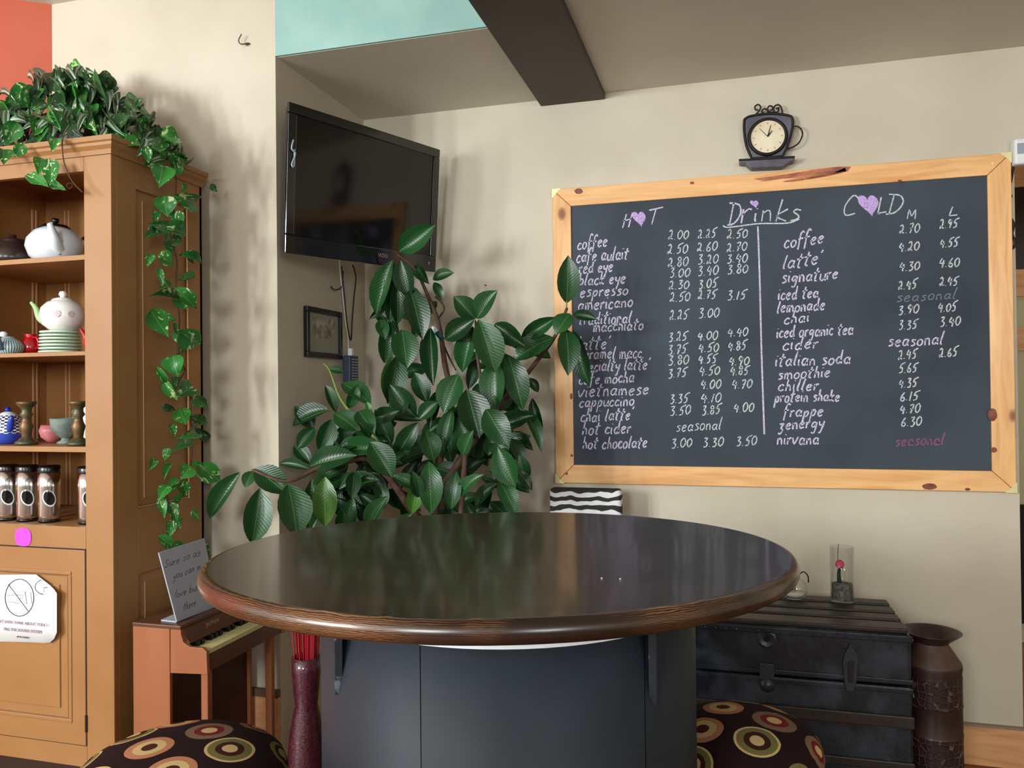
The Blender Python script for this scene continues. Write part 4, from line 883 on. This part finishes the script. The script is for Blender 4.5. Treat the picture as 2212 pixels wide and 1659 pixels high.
# tumblers
for k, (px, lab) in enumerate(((14, 'steel travel tumbler at the left end of the bottom shelf'), (57, 'steel travel tumbler second from the left on the bottom shelf'), (104, 'steel travel tumbler beside the gap on the bottom shelf'), (190, 'steel travel tumbler standing apart at the right stile on the bottom shelf'))):
    c = at_shelf(px, 3, .07); c.z = shz[3][0]+.001
    t = thing('steel_tumbler', lab, 'tumbler', c, 'steel tumblers on the bottom shelf')
    H_ = .176
    o = obj('steel_body', LT([(0, .004), (.029, .004), (.0305, .02), (.0300, .06), (.0315, .11), (.0320, H_-.018), (0, H_-.018)], c, 30), m_steel, t, smooth=True)
    obj('lid', LT([(.0322, H_-.020), (.0328, H_-.006), (.030, H_), (.02, H_-.002), (0, H_-.002)], c, 30), m_black, t, smooth=True)
    obj('base_ring', LT([(0, 0), (.030, 0), (.0305, .008), (.029, .009)], c, 30), m_black, t, smooth=True)
    vd = (Vector((0, 0, 0))-Vector((c.x, c.y, 0))).normalized(); ang = math.atan2(vd.y, vd.x)
    for rr, mm, off in ((1.0, m_gl_white, .0004), (.80, m_black, .0010)):
        bm = bmesh.new(); V = []
        for q in range(20):
            a = 2*PI*q/20; u_, z_ = .019*rr*math.cos(a), .026*rr*math.sin(a); u_ += -z_*.35*.5
            ph = ang+u_/.031; V.append(bm.verts.new((c.x+(.0312+off)*math.cos(ph), c.y+(.0312+off)*math.sin(ph), c.z+.076+z_)))
        bm.faces.new(V); obj('oval_badge', bm, mm, t)

# ---------------------------------------------------------------- TRAILING VINE on the cabinet
vc = Vector((-2.05, 2.15, ztop+.011))
vine = thing('trailing_vine', 'leafy variegated vine heaped on the cabinet top with a strand trailing down its side', 'plant', vc)
obj('basket', LT([(0, 0), (.10, 0), (.12, .07), (.115, .07), (0, .05)], vc, 24), m_darkwood, vine)
vr = random.Random(5)
def outline_top(px):
    pts = [(-60, 230), (0, 215), (30, 185), (60, 178), (100, 160), (120, 148), (150, 160), (172, 142), (205, 140), (225, 175), (250, 205), (275, 190), (300, 225), (330, 260), (360, 290), (385, 320), (405, 350)]
    for (x0, y0), (x1, y1) in zip(pts, pts[1:]):
        if x0 <= px <= x1: return y0+(y1-y0)*(px-x0)/(x1-x0)
    return 300
def outline_bot(px):
    pts = [(-60, 330), (60, 320), (130, 300), (240, 295), (300, 330), (330, 350), (360, 375), (405, 385)]
    for (x0, y0), (x1, y1) in zip(pts, pts[1:]):
        if x0 <= px <= x1: return y0+(y1-y0)*(px-x0)/(x1-x0)
    return 330
def vinedepth(px, f):    # distance plane of the heap: nearer for low leaves
    Yb = 1.93 if px < 240 else 1.93+(px-240)/165*.2
    return Yb+.02+f*.24
cnt = 0
for k in range(212):
    px = vr.uniform(-55, 385); f = vr.random()**.9; yt, yb = outline_top(px)+14, outline_bot(px)-4
    py = yb+(yt-yb)*f; Y = vinedepth(px, f)+vr.uniform(-.03, .05)
    a = vr.choice((PI*.5, PI*.35, PI*.7))+vr.uniform(-.9, .9); L = vr.uniform(34, 52)
    d_ = Vector((math.cos(a), math.sin(a)))
    P0 = onY(px-d_.x*L/2, py-d_.y*L/2, Y+.02); P1 = onY(px+d_.x*L/2, py+d_.y*L/2, Y-vr.uniform(0, .05))
    if min(P0.z, P1.z) < ztop+.02 and P0.x < CX+.03: continue
    u_ = vr.random(); kind = (pot_ if u_ < .28 else potd if u_ < .46 else trad)
    wd = L*(.82 if kind is not trad else .42)/FPX*2.35
    nr = (CAMP-P0).normalized()+Vector((vr.uniform(-.7, .7), vr.uniform(-.3, .3), vr.uniform(0, .9)))
    put_leaf(vr.choice(kind), P0, P1, wd, vine, nr)
    cnt += 1
# dense dark leaves deep in the heap, too many to count
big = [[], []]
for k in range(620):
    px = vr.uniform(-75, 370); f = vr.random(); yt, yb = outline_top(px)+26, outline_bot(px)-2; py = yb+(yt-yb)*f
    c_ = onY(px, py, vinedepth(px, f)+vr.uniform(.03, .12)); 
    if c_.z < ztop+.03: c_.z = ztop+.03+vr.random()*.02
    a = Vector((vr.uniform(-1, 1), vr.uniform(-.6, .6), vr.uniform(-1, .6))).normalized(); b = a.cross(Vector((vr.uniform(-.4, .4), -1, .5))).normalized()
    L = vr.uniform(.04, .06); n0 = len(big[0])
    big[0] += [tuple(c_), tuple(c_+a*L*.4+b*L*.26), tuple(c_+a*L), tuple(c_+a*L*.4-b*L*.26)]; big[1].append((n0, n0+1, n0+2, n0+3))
for k in range(26):
    py = 330+k*32+vr.uniform(-10, 10); px = 380+25*math.sin(k*1.1)+vr.uniform(-26, 26); a = vr.uniform(.2, 2.9); L = vr.uniform(22, 36)
    P0 = onX(px, py, CX+.03); P1 = onX(px+L*math.cos(a), py+L*math.sin(a), CX+.03+vr.uniform(.0, .03))
    put_leaf(vr.choice(pot_+potd), P0, P1, L*.8/FPX*2.2, vine, (CAMP-P0).normalized()+Vector((vr.uniform(-.8, .8), vr.uniform(-.3, .3), vr.uniform(-.4, .6))))
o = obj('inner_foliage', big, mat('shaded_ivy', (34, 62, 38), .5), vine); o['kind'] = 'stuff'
XV = CX+.055
def V_(px, py, dx=0): return onX(px, py, XV+dx)
VL = [(350, 362, 343, 406, 42), (350, 345, 308, 355, 24), (381, 425, 421, 436, 32), (355, 427, 362, 468, 38), (380, 460, 392, 490, 24), (357, 490, 320, 483, 22), (352, 502, 311, 514, 32), (362, 494, 402, 508, 28), (355, 525, 376, 547, 14), (345, 552, 374, 574, 30), (328, 552, 318, 577, 16), (393, 553, 436, 572, 18), (345, 583, 352, 618, 12), (372, 648, 318, 641, 16), (382, 627, 424, 668, 26), (380, 643, 408, 670, 22), (328, 674, 364, 728, 38), (390, 718, 434, 744, 40), (378, 702, 386, 730, 8),
(375, 772, 385, 815, 38), (341, 796, 365, 828, 14), (414, 838, 378, 858, 36), (418, 858, 450, 882, 26), (357, 826, 385, 866, 18), (388, 886, 402, 918, 32), (372, 916, 378, 944, 14), (417, 930, 380, 948, 26), (414, 960, 370, 977, 28), (434, 1006, 476, 1040, 36), (410, 1010, 390, 1036, 30), (368, 1005, 355, 1037, 14), (395, 1040, 402, 1074, 22), (416, 998, 440, 1010, 12), (362, 1052, 342, 1082, 22), (348, 1078, 356, 1119, 16), (370, 1090, 382, 1128, 20), (370, 1128, 363, 1166, 18), (346, 1160, 376, 1187, 20), (395, 1190, 453, 1204, 20), (376, 1172, 403, 1186, 14),
(272, 222, 308, 240, 22), (330, 318, 372, 300, 26), (352, 300, 392, 306, 34), (366, 330, 402, 345, 28), (315, 320, 322, 352, 18), (392, 368, 372, 358, 18), (400, 352, 384, 338, 20), (455, 400, 470, 415, 12),
(90, 345, 82, 378, 26), (112, 350, 108, 402, 28), (68, 380, 104, 402, 24), (108, 395, 142, 410, 16), (118, 300, 112, 330, 22), (8, 325, 8, 356, 30), (50, 315, 30, 340, 22)]
for bx, by, tx, ty, wp in VL:
    if by < 410 and bx < 270: P0, P1 = onY(bx, by, CY0-.05), onY(tx, ty, CY0-.07)
    else: P0, P1 = V_(bx, by, vr.uniform(0, .03)), V_(tx, ty, vr.uniform(0, .04))
    wid = wp/FPX*(P0-CAMP).dot(_f)*1.25
    put_leaf(vr.choice(pot_), P0, P1, wid, vine, (CAMP-P0).normalized()+Vector((vr.uniform(-.4, .4), 0, vr.uniform(-.2, .5))))
obj('vine_stem', TB(smooth_path([V_(x, y) for x, y in ((330, 300), (352, 318), (368, 350), (380, 385), (378, 430), (372, 480), (368, 510), (382, 560), (380, 600), (382, 640), (388, 690), (384, 740), (388, 780), (400, 800), (385, 830), (410, 850), (412, 900), (415, 950), (412, 1000), (392, 1040), (362, 1060), (366, 1095), (372, 1130), (362, 1160), (395, 1180), (430, 1198))], 4), .0022, 5), m_bark, vine, smooth=True)
obj('vine_stem', TB(smooth_path([onY(x, y, CY0-.05) for x, y in ((150, 270), (135, 300), (138, 350), (155, 390), (178, 415))], 4), .002, 5), m_bark, vine, smooth=True)
for a_, b_, r_ in ((150, 401, 6), (420, 920, 5)):
    obj('tendril', TB([(onY(a_+r_*math.cos(q), b_+r_*math.sin(q), CY0-.05) if a_ < 200 else V_(a_+r_*math.cos(q), b_+r_*math.sin(q))) for q in [k*PI/6 for k in range(13)]], .001, 4), m_bark, vine)

# ---------------------------------------------------------------- TOY PIANO
PY0, PY1 = 1.975, 2.385
def Q(px, py): return onY(px, py, PY0)
pxl = Q(287, 1352); pz1 = pxl.z
xb0, xb1, xf = max(pxl.x, CX+.004), Q(366, 1352).x, Q(448, 1430).x
zk = Q(437, 1400).z; zarm = Q(448, 1457).z
piano = thing('toy_piano', 'small orange and brown toy upright piano between the cabinet and the table', 'piano', ((xb0+xf)/2, (PY0+PY1)/2, 0))
obj('side_panel', BX(((xb0, PY0, .02), (xb1, PY0+.012, pz1))), m_piano, piano, bevel=.001)
obj('side_panel', BX(((xb0, PY1-.012, .02), (xb1, PY1, pz1))), m_piano, piano, bevel=.001)
obj('back_panel', BX(((xb0, PY0+.012, .02), (xb0+.01, PY1-.012, pz1))), m_pred, piano)
obj('lower_panel', BX(((xb1-.02, PY0+.012, .02), (xb1-.012, PY1-.012, zk-.02))), m_pred, piano)
obj('lid', BX(((xb0, PY0-.004, pz1), (Q(392, 1355).x, PY1+.004, pz1+.012))), m_pianod, piano, bevel=.003)
for y in (PY0, PY1-.012):
    prof = [Q(368, 1353), Q(390, 1357), Q(391, 1372), Q(396, 1388), Q(410, 1398), Q(437, 1400), Q(446, 1408), Q(448, 1457), Q(368, 1454)]
    obj('key_cheek', PR([(p.x, y, p.z) for p in prof], (0, .012, 0)), m_piano, piano, bevel=.001)
fb = [(Q(392, 1357).x, pz1), (Q(396, 1385).x, zk+.022), (Q(405, 1395).x, zk+.006), (Q(405, 1395).x-.01, zk+.006), (Q(388, 1357).x-.01, pz1)]
obj('fallboard', PR([(x, PY0+.012, z) for x, z in fb], (0, PY1-PY0-.024, 0)), m_pianod, piano)
obj('key_bed', BX(((xb1-.01, PY0+.012, zarm+.004), (xf-.004, PY1-.012, zk-.022))), m_pianod, piano)
nk = 18; kw = (PY1-PY0-.028)/nk
for k in range(nk):
    y = PY0+.014+k*kw; obj('white_key', BX(((xb1+.012, y+.0006, zk-.021), (xf-.006, y+kw-.0006, zk-.008))), m_ivory, piano)
    if k % 7 not in (2, 6) and k < nk-1: obj('black_key', BX(((xb1+.012, y+kw*.66, zk-.008), (xf-.055, y+kw*1.34, zk+.006))), m_black, piano)
for y in (PY0+.03, PY1-.05):
    obj('leg', BX(((xf-.045, y, .0), (xf-.022, y+.022, zarm+.004))), m_piano, piano, bevel=.002)
    obj('foot', BX(((xb0, y-.004, 0), (xf-.02, y+.02, .018))), m_piano, piano)
fx = Q(394, 1375).x
text_mesh('JAYMAR', .018, Matrix.Translation((fx+.012, PY0+.125, zk+.030))@Matrix(((0, 0, 1, 0), (1, 0, 0, 0), (0, 1, 0, 0), (0, 0, 0, 1)))@Matrix.Rotation(-.12, 4, 'X'), m_gold, piano)
# acrylic sign standing on the piano
zl_ = pz1+.0125
c0 = onZ(380, 1345, zl_)
def AC(px, py): 
    return onX(px, py, c0.x)
s4 = [AC(380, 1343), AC(466, 1310), AC(440, 1163), AC(341, 1194)]
ac = thing('table_sign', 'tilted frosted sign with handwritten lines standing on the toy piano', 'sign', c0)
obj('plate', PR(s4, (.004, 0, 0)), m_acr, ac)
obj('foot', PR([(c0.x, c0.y, zl_), (c0.x-.055, c0.y+.004, zl_), (c0.x-.06, c0.y+.09, zl_), (c0.x, c0.y+.09, zl_)], (0, 0, .004)), m_acr, ac)
pl_ = lambda px, py: onX(px, py, c0.x+.0046)
for s, x0, y0, x1, y1 in (('Sure so as', 356, 1226, 432, 1200), ('you can m', 374, 1252, 434, 1229), ("love but n", 378, 1292, 440, 1270), ('there...', 396, 1320, 432, 1304)):
    write(s, x0, y0, x1, y1, .85, m_ink, .0016, plane=pl_, parent=ac, name='ink_writing')

# ---------------------------------------------------------------- TABLE
tc = Vector((-.438, 1.471, 1.01)); TRd = .5435; TT = .034
tilt = Matrix.Translation(tc)@(Vector((-.0103, .0235, 1)).normalized().to_track_quat('Z', 'Y').to_matrix().to_4x4())@Matrix.Rotation(-Vector((-.0103, .0235, 1)).normalized().to_track_quat('Z', 'Y').to_euler().z, 4, 'Z')
table = thing('round_table', 'round dark brown bar table with worn bullnose edge on a slate blue drum', 'table', (tc.x, tc.y, 0))
n = 96
bm = bmesh.new(); lathe(bm, [(0, 0), (TRd-TT*.5, 0)], (0, 0, 0), n)
lathe(bm, [(0, -TT), (TRd-TT*.5, -TT)], (0, 0, 0), n); bm.transform(tilt); obj('tabletop', bm, m_ttop, table)
pr = [(TRd-TT*.5+TT*.5*math.cos(a)*(1.0), -TT/2+TT/2*math.sin(a)) for a in [PI/2-k*PI/12 for k in range(13)]]
me = []; bm = bmesh.new(); lathe(bm, pr, (0, 0, 0), n)
uvl = bm.loops.layers.uv.new('UVMap')
for f_ in bm.faces:
    us = []
    for l in f_.loops:
        a = math.atan2(l.vert.co.y, l.vert.co.x)/(2*PI); us.append(a)
    if max(us)-min(us) > .5: us = [u_ if u_ > 0 else u_+1 for u_ in us]
    for l, u_ in zip(f_.loops, us): l[uvl].uv = (u_*3.4, (l.vert.co.z)/TT*.06)
bm.transform(tilt); obj('bullnose_edge', bm, m_rim, table, smooth=True)
dc = Vector((-.432, 1.50, 0)); DR = .357
obj('drum_core', LT([(0, .0), (DR-.006, .0), (DR-.006, .95)], dc, 64), m_drumd, table)
sa = math.atan2(onY(925, 1450, 1.15).y-1.5, onY(925, 1450, 1.15).x+.432)
sa = -PI/2-math.asin(.0)  # seam is set below from its bearing
bp_ = onY(925, 1500, 1.17); sa = math.atan2(bp_.y-dc.y, bp_.x-dc.x)
for k in range(6):
    a0 = sa+k*PI/3+.0022; a1 = sa+(k+1)*PI/3-.0022
    bm = bmesh.new(); lathe(bm, [(DR-.005, .01), (DR, .012), (DR, .945), (DR-.005, .947)], dc, 16, a0=a0, a1=a1); obj('drum_panel', bm, m_drum, table, smooth=True)
zr = .9215
obj('white_ring', LT([(DR-.002, zr), (DR+.004, zr), (DR+.004, zr+.006), (DR-.002, zr+.006)], dc, 72), m_white_ring, table)  # narrow white ring around the drum just below the tabletop
for px in (741, 1424, None, None):
    if px:
        # bearing of the bracket on the drum front
        best = min((abs((Vector((dc.x+DR*math.cos(a), dc.y+DR*math.sin(a), 0))-CAMP).dot(_r)/(Vector((dc.x+DR*math.cos(a), dc.y+DR*math.sin(a), HC))-CAMP).dot(_f)*FPX+1106-px), a) for a in [-2.84+k*3.1/400 for k in range(400)])
        a = best[1]
    else: a = PI*.3 if a < -PI/2 else PI*.7
    if px == 741: a = max(a, -PI)
    dv = Vector((math.cos(a), math.sin(a), 0)); o0 = dc+dv*(DR-.003)
    if px: dv = Vector((-o0.x, -o0.y, 0)).normalized()
    sv = Vector((-dv.y, dv.x, 0))
    P_ = [o0+Vector((0, 0, .955)), o0+dv*.07+Vector((0, 0, .955)), o0+dv*.07+Vector((0, 0, .945)), o0+dv*.004+Vector((0, 0, .80)), o0+Vector((0, 0, .80))]
    obj('bracket', PR([p-sv*.0065 for p in P_], sv*.013), m_brk, table, bevel=.001)
for px, py in ((1300, 1262), (1340, 1264)):
    p = onZ(px, py, 1.01); o = obj('crumb', LT([(0, .0), (.0016, .0), (.0013, .0012), (0, .0016)], p+Vector((0, 0, .0+.0103*(p.x-tc.x)-.0235*(p.y-tc.y)+.0006)), 8), m_cream); tag(o, 'pale crumb on the dark tabletop, '+('left one of two' if px == 1300 else 'right one of two'), 'crumb', 'crumbs on the table')

# ---------------------------------------------------------------- STOOLS
def stool(c, r, lab, rot, ht):
    t = thing('round_stool', lab, 'stool', (c[0], c[1], 0), 'ring patterned stools at the table')
    prof = [(0, 0), (.25, -.001), (.5, -.006), (.72, -.017), (.87, -.032), (.96, -.05), (1, -.072), (.985, -.098), (.95, -.112), (0, -.112)]
    bm = bmesh.new(); lathe(bm, [(a*r, ht+b) for a, b in prof], (c[0], c[1], 0), 56); uvl = bm.loops.layers.uv.new('UVMap')
    for f_ in bm.faces:
        for l in f_.loops:
            d = Vector((l.vert.co.x-c[0], l.vert.co.y-c[1])); rr = d.length; dz = max(0, ht-.02-l.vert.co.z)
            k = (rr+dz*.9)/rr if rr > 1e-4 else 1; d = d*k*9.0
            l[uvl].uv = (d.x*math.cos(rot)-d.y*math.sin(rot)+40.3, d.x*math.sin(rot)+d.y*math.cos(rot)+17.6)
    obj('cushion', bm, m_rings, t, smooth=True)
    obj('seat_ring', LT([(0, ht-.135), (r*.92, ht-.135), (r*.92, ht-.113), (0, ht-.113)], (c[0], c[1], 0), 40), m_darkwood, t)
    for k in range(4):
        a = PI/4+k*PI/2; obj('leg', TB([(c[0]+r*.7*math.cos(a), c[1]+r*.7*math.sin(a), ht-.13), (c[0]+r*.98*math.cos(a), c[1]+r*.98*math.sin(a), 0)], .016, 8, .012), m_darkwood, t, smooth=True)
    obj('foot_ring', TB([(c[0]+r*.86*math.cos(k*PI/14), c[1]+r*.86*math.sin(k*PI/14), .22) for k in range(29)], .008, 6), m_darkwood, t)
stool((-1.055, 1.33), .205, 'round stool with ring patterned cushion in front of the cabinet and toy piano', .5, .63)
stool((.005, 1.81), .170, 'round stool with ring patterned cushion in front of the black trunk', 1.9, .60)

# ---------------------------------------------------------------- ZEBRA CHAIR
zc_ = onY(1341, 1058, 2.93); x0, x1 = onY(1186, 1058, 2.93).x, zc_.x; ztp = zc_.z
t = thing('zebra_chair', 'zebra print upholstered chair back showing above the table below the chalkboard', 'chair', ((x0+x1)/2, 2.85, 0))
bm = BX(((x0, 2.93, .55), (x1, 2.985, ztp)))
obj('backrest', bm, m_zebra, t, bevel=.014, seg=3)
obj('seat', BX(((x0-.05, 2.55, .42), (x0+.27, 2.92, .49))), m_zebra, t, bevel=.015, seg=3)
for x in (x0+.01, x1-.03): obj('back_post', BX(((x, 2.945, 0), (x+.02, 2.97, .56))), m_darkwood, t)
for x in (x0-.03, x0+.22): obj('leg', BX(((x, 2.57, 0), (x+.025, 2.595, .42))), m_darkwood, t)

# ---------------------------------------------------------------- TRUNK
tx0, tx1, ty0, ty1, tz = -.335, .487, 2.55, 2.96, .585
t = thing('steamer_trunk', 'battered black painted steamer trunk against the wall right of the table', 'trunk', ((tx0+tx1)/2, (ty0+ty1)/2, 0))
zlid = .435
obj('body', BX(((tx0, ty0, .03), (tx1, ty1, zlid-.003))), m_trunk, t, bevel=.006)
lid = obj('lid', BX(((tx0, ty0, zlid), (tx1, ty1, tz))), m_trunk, t, bevel=.010, seg=3)
for y, wd in ((ty0+.012, .075), (ty0+.115, .06), (ty0+.205, .06), (ty0+.295, .06)):
    obj('lid_slat', BX(((tx0+.004, y, tz-.001), (tx1-.006, y+wd, tz+.014))), m_trunkt, t, bevel=.004)
obj('front_slat', BX(((tx0, ty0-.010, .315), (tx1+.004, ty0+.001, .350))), m_trunkt, t, bevel=.003)
for z in (zlid-.02, zlid+.006): obj('edge_band', BX(((tx0-.002, ty0-.004, z), (tx1+.003, ty0+.001, z+.014))), m_trunk, t, bevel=.002)
obj('edge_band', BX(((tx0-.002, ty0-.005, tz-.022), (tx1+.003, ty0+.002, tz-.002))), m_trunk, t, bevel=.003)
obj('bottom_slat', BX(((tx0, ty0-.008, .19), (tx1+.004, ty0+.001, .215))), m_trunkt, t, bevel=.003)
for x, z in ((.09, .545),):
    p = onY(1656, 1380, ty0); bm = LT([(.010, 0), (.022, .003), (.030, 0)], (0, 0, 0), 20); bm.transform(Matrix.Translation((p.x, ty0-.002, p.z))@Matrix.Rotation(PI/2, 4, 'X')); obj('lock_plate', bm, m_trunkm, t)
    bm = LT([(0, 0), (.009, 0)], (0, 0, 0), 14); bm.transform(Matrix.Translation((p.x, ty0-.003, p.z))@Matrix.Rotation(PI/2, 4, 'X')); obj('keyhole', bm, m_black, t)
a = onY(1640, 1431, ty0); b = onY(1673, 1462, ty0); obj('hasp', BX(((a.x, ty0-.008, b.z), (b.x, ty0-.001, a.z))), m_trunkm, t, bevel=.002)
p = onY(1657, 1480, ty0); bm = LT([(0, .012), (.010, .010), (.020, .003), (.022, 0)], (0, 0, 0), 20); bm.transform(Matrix.Translation((p.x, ty0-.001, p.z))@Matrix.Rotation(PI/2, 4, 'X')); obj('lock_boss', bm, m_trunkm, t, smooth=True)
lt = [onY(x, y, ty0-.008) for x, y in ((1837, 1392), (1852, 1415), (1856, 1430), (1850, 1478), (1845, 1494), (1829, 1494), (1824, 1478), (1820, 1430), (1824, 1415))]
obj('latch', PR(lt, (0, .007, 0)), m_trunkm, t, bevel=.002)
obj('latch_tongue', PR([onY(x, y, ty0-.014) for x, y in ((1832, 1430), (1845, 1430), (1843, 1475), (1834, 1475))], (0, .006, 0)), m_iron, t, bevel=.001)
rv = random.Random(3)
for k in range(26):
    x = tx0+.02+k*(tx1-tx0-.04)/25
    for z in (tz-.013, .335): obj('rivet', LT([(0, .003), (.0025, .002), (.0035, 0)], (0, 0, 0), 6), m_trunkm, t).matrix_local = Matrix.Translation(Vector((x, ty0-(.006 if z > .5 else .011), z))-Vector(t.location))@Matrix.Rotation(PI/2, 4, 'X')@Matrix.Translation(Vector(t.location))
# glass things on the trunk
ztk = tz+.0145
c = onZ(1823, 1305, ztk); c.y += .04
t = thing('glass_cylinder_vase', 'clear glass cylinder vase with grey pebbles and a pink rose on the trunk', 'vase', c)
R_, Hh = .037, .182
obj('glass', LT([(0, 0), (R_, 0), (R_+.001, Hh), (R_-.0015, Hh), (R_-.0022, .006), (0, .005)], c, 40), m_glass, t, smooth=True)
obj('pebbles', LT([(0, .0065), (R_-.004, .0065), (R_-.004, .058), (R_*.5, .062), (0, .060)], c, 24), m_sand, t)
obj('rose_stem', TB(smooth_path([c+Vector(v) for v in ((-.008, 0, .058), (-.010, 0, .09), (-.006, -.002, .115))], 4), .0075, 7, .005), mat('dark_green_leaf', (30, 58, 38), .5), t, smooth=True)
ro = obj('rose', LT([(0, .108), (.010, .110), (.0145, .120), (.012, .132), (.006, .136), (0, .133)], c+Vector((-.007, -.004, 0)), 14), m_pink, t, smooth=True)
obj('twig', TB(smooth_path([c+Vector(v) for v in ((-.010, .004, .10), (-.012, .004, .14), (-.010, .002, .178), (-.010, 0, .188))], 4), .001, 5), m_iron, t)
c = onZ(1718, 1300, ztk); c.y += .05
t = thing('glass_globe', 'small clear glass globe jar with white sand and a silver ball on the trunk', 'jar', c)
obj('glass', LT([(0, 0), (.026, .0), (.040, .012), (.045, .032), (.040, .052), (.026, .066), (.016, .072), (.018, .080), (.016, .080), (.014, .072), (.024, .064), (.038, .050), (.043, .032), (.038, .014), (.024, .003), (0, .003)], c, 36), m_glass, t, smooth=True)
obj('sand', LT([(0, .0035), (.022, .0035), (.035, .013), (.038, .020), (0, .024)], c, 24), m_cream, t, smooth=True)
obj('silver_ball', LT([(.016*math.sin(k*PI/8), .036-.016*math.cos(k*PI/8)) for k in range(9)], c+Vector((-.010, -.012, 0)), 18), m_silver, t, smooth=True)
obj('loop_handle', TB(smooth_path([c+Vector(v) for v in ((.016, 0, .078), (.030, 0, .090), (.044, 0, .078), (.046, 0, .055))], 5), .0022, 6), m_iron, t, smooth=True)

# ---------------------------------------------------------------- URN
c = Vector((onY(2013, 1500, 2.78).x, 2.78, 0))
urn = thing('tall_urn', 'tall dark brown metal urn with flared lip and scale relief beside the trunk', 'urn', c)
def zu(y, x=2030): return onY(x, y, 2.70).z
z_r, z_n, z_sh, z_b1, z_b2, z_b3 = zu(1372), zu(1408), zu(1444), zu(1474), zu(1537), zu(1600)
zr_ = onY(2030, 1366, 2.78).z
obj('flared_lip', LT([(.048, z_n+.006), (.085, zr_), (.088, zr_+.003), (.083, zr_+.002), (.044, z_n+.008), (.040, z_n-.02)], c, 40), m_urn, urn, smooth=True)
obj('shoulder', LT([(.048, z_n+.008), (.052, z_n-.002), (.084, z_sh), (.086, z_sh-.006)], c, 40), mat('urn_tan', (92, 66, 50), .5, col2=(70, 50, 40), ns=20), urn, smooth=True)
obj('upper_band', LT([(.086, z_sh-.006), (.0875, z_sh-.014), (.085, z_sh-.03), (.086, z_b1)], c, 40), m_urn, urn, smooth=True)
o = obj('scale_band', LT([(.0865, z_b1), (.0865, z_b2)], c, 40), m_urns, urn, smooth=True); uvl_lathe(o, 0, .022, c)
obj('plain_band', LT([(.0875, z_b2+.002), (.086, z_b2-.004), (.086, z_b3+.004), (.0875, z_b3)], c, 40), m_urn, urn, smooth=True)
o = obj('scale_band', LT([(.0865, z_b3), (.0865, z_b3-.09)], c, 40), m_urns, urn, smooth=True); uvl_lathe(o, 0, .022, c)
obj('base_band', LT([(.0875, z_b3-.09), (.086, z_b3-.094), (.086, .02), (.092, .01), (.092, 0), (0, 0)], c, 40), m_urn, urn, smooth=True)

# ---------------------------------------------------------------- RED VASE
c = Vector((onY(662, 1500, 2.15).x, 2.15, 0))
t = thing('mosaic_vase', 'tall waisted maroon mosaic glass vase of red twigs left of the drum', 'vase', c)
zv = lambda y: onY(660, y, 2.12).z
obj('body', LT([(0, 0), (.05, 0), (.055, .02), (.052, .08), (.060, zv(1659)), (.052, zv(1600)), (.041, zv(1555)), (.034, zv(1530)), (.038, zv(1500)), (.043, zv(1455)), (.042, zv(1425)), (.038, zv(1425)), (.030, zv(1530))], c, 32), m_mosaic, t, smooth=True)
tr_ = random.Random(8)
for k in range(60):
    a = tr_.uniform(0, 2*PI); r0 = .036*tr_.random()**.5; r1 = r0*1.25
    obj('twig', TB([c+Vector((r0*.4*math.cos(a), r0*.4*math.sin(a), zv(1530))), c+Vector((r0*math.cos(a), r0*math.sin(a), zv(1425))), c+Vector((r1*math.cos(a), r1*math.sin(a), zv(1425)+tr_.uniform(.10, .16)))], .0016, 4), m_twig, t)
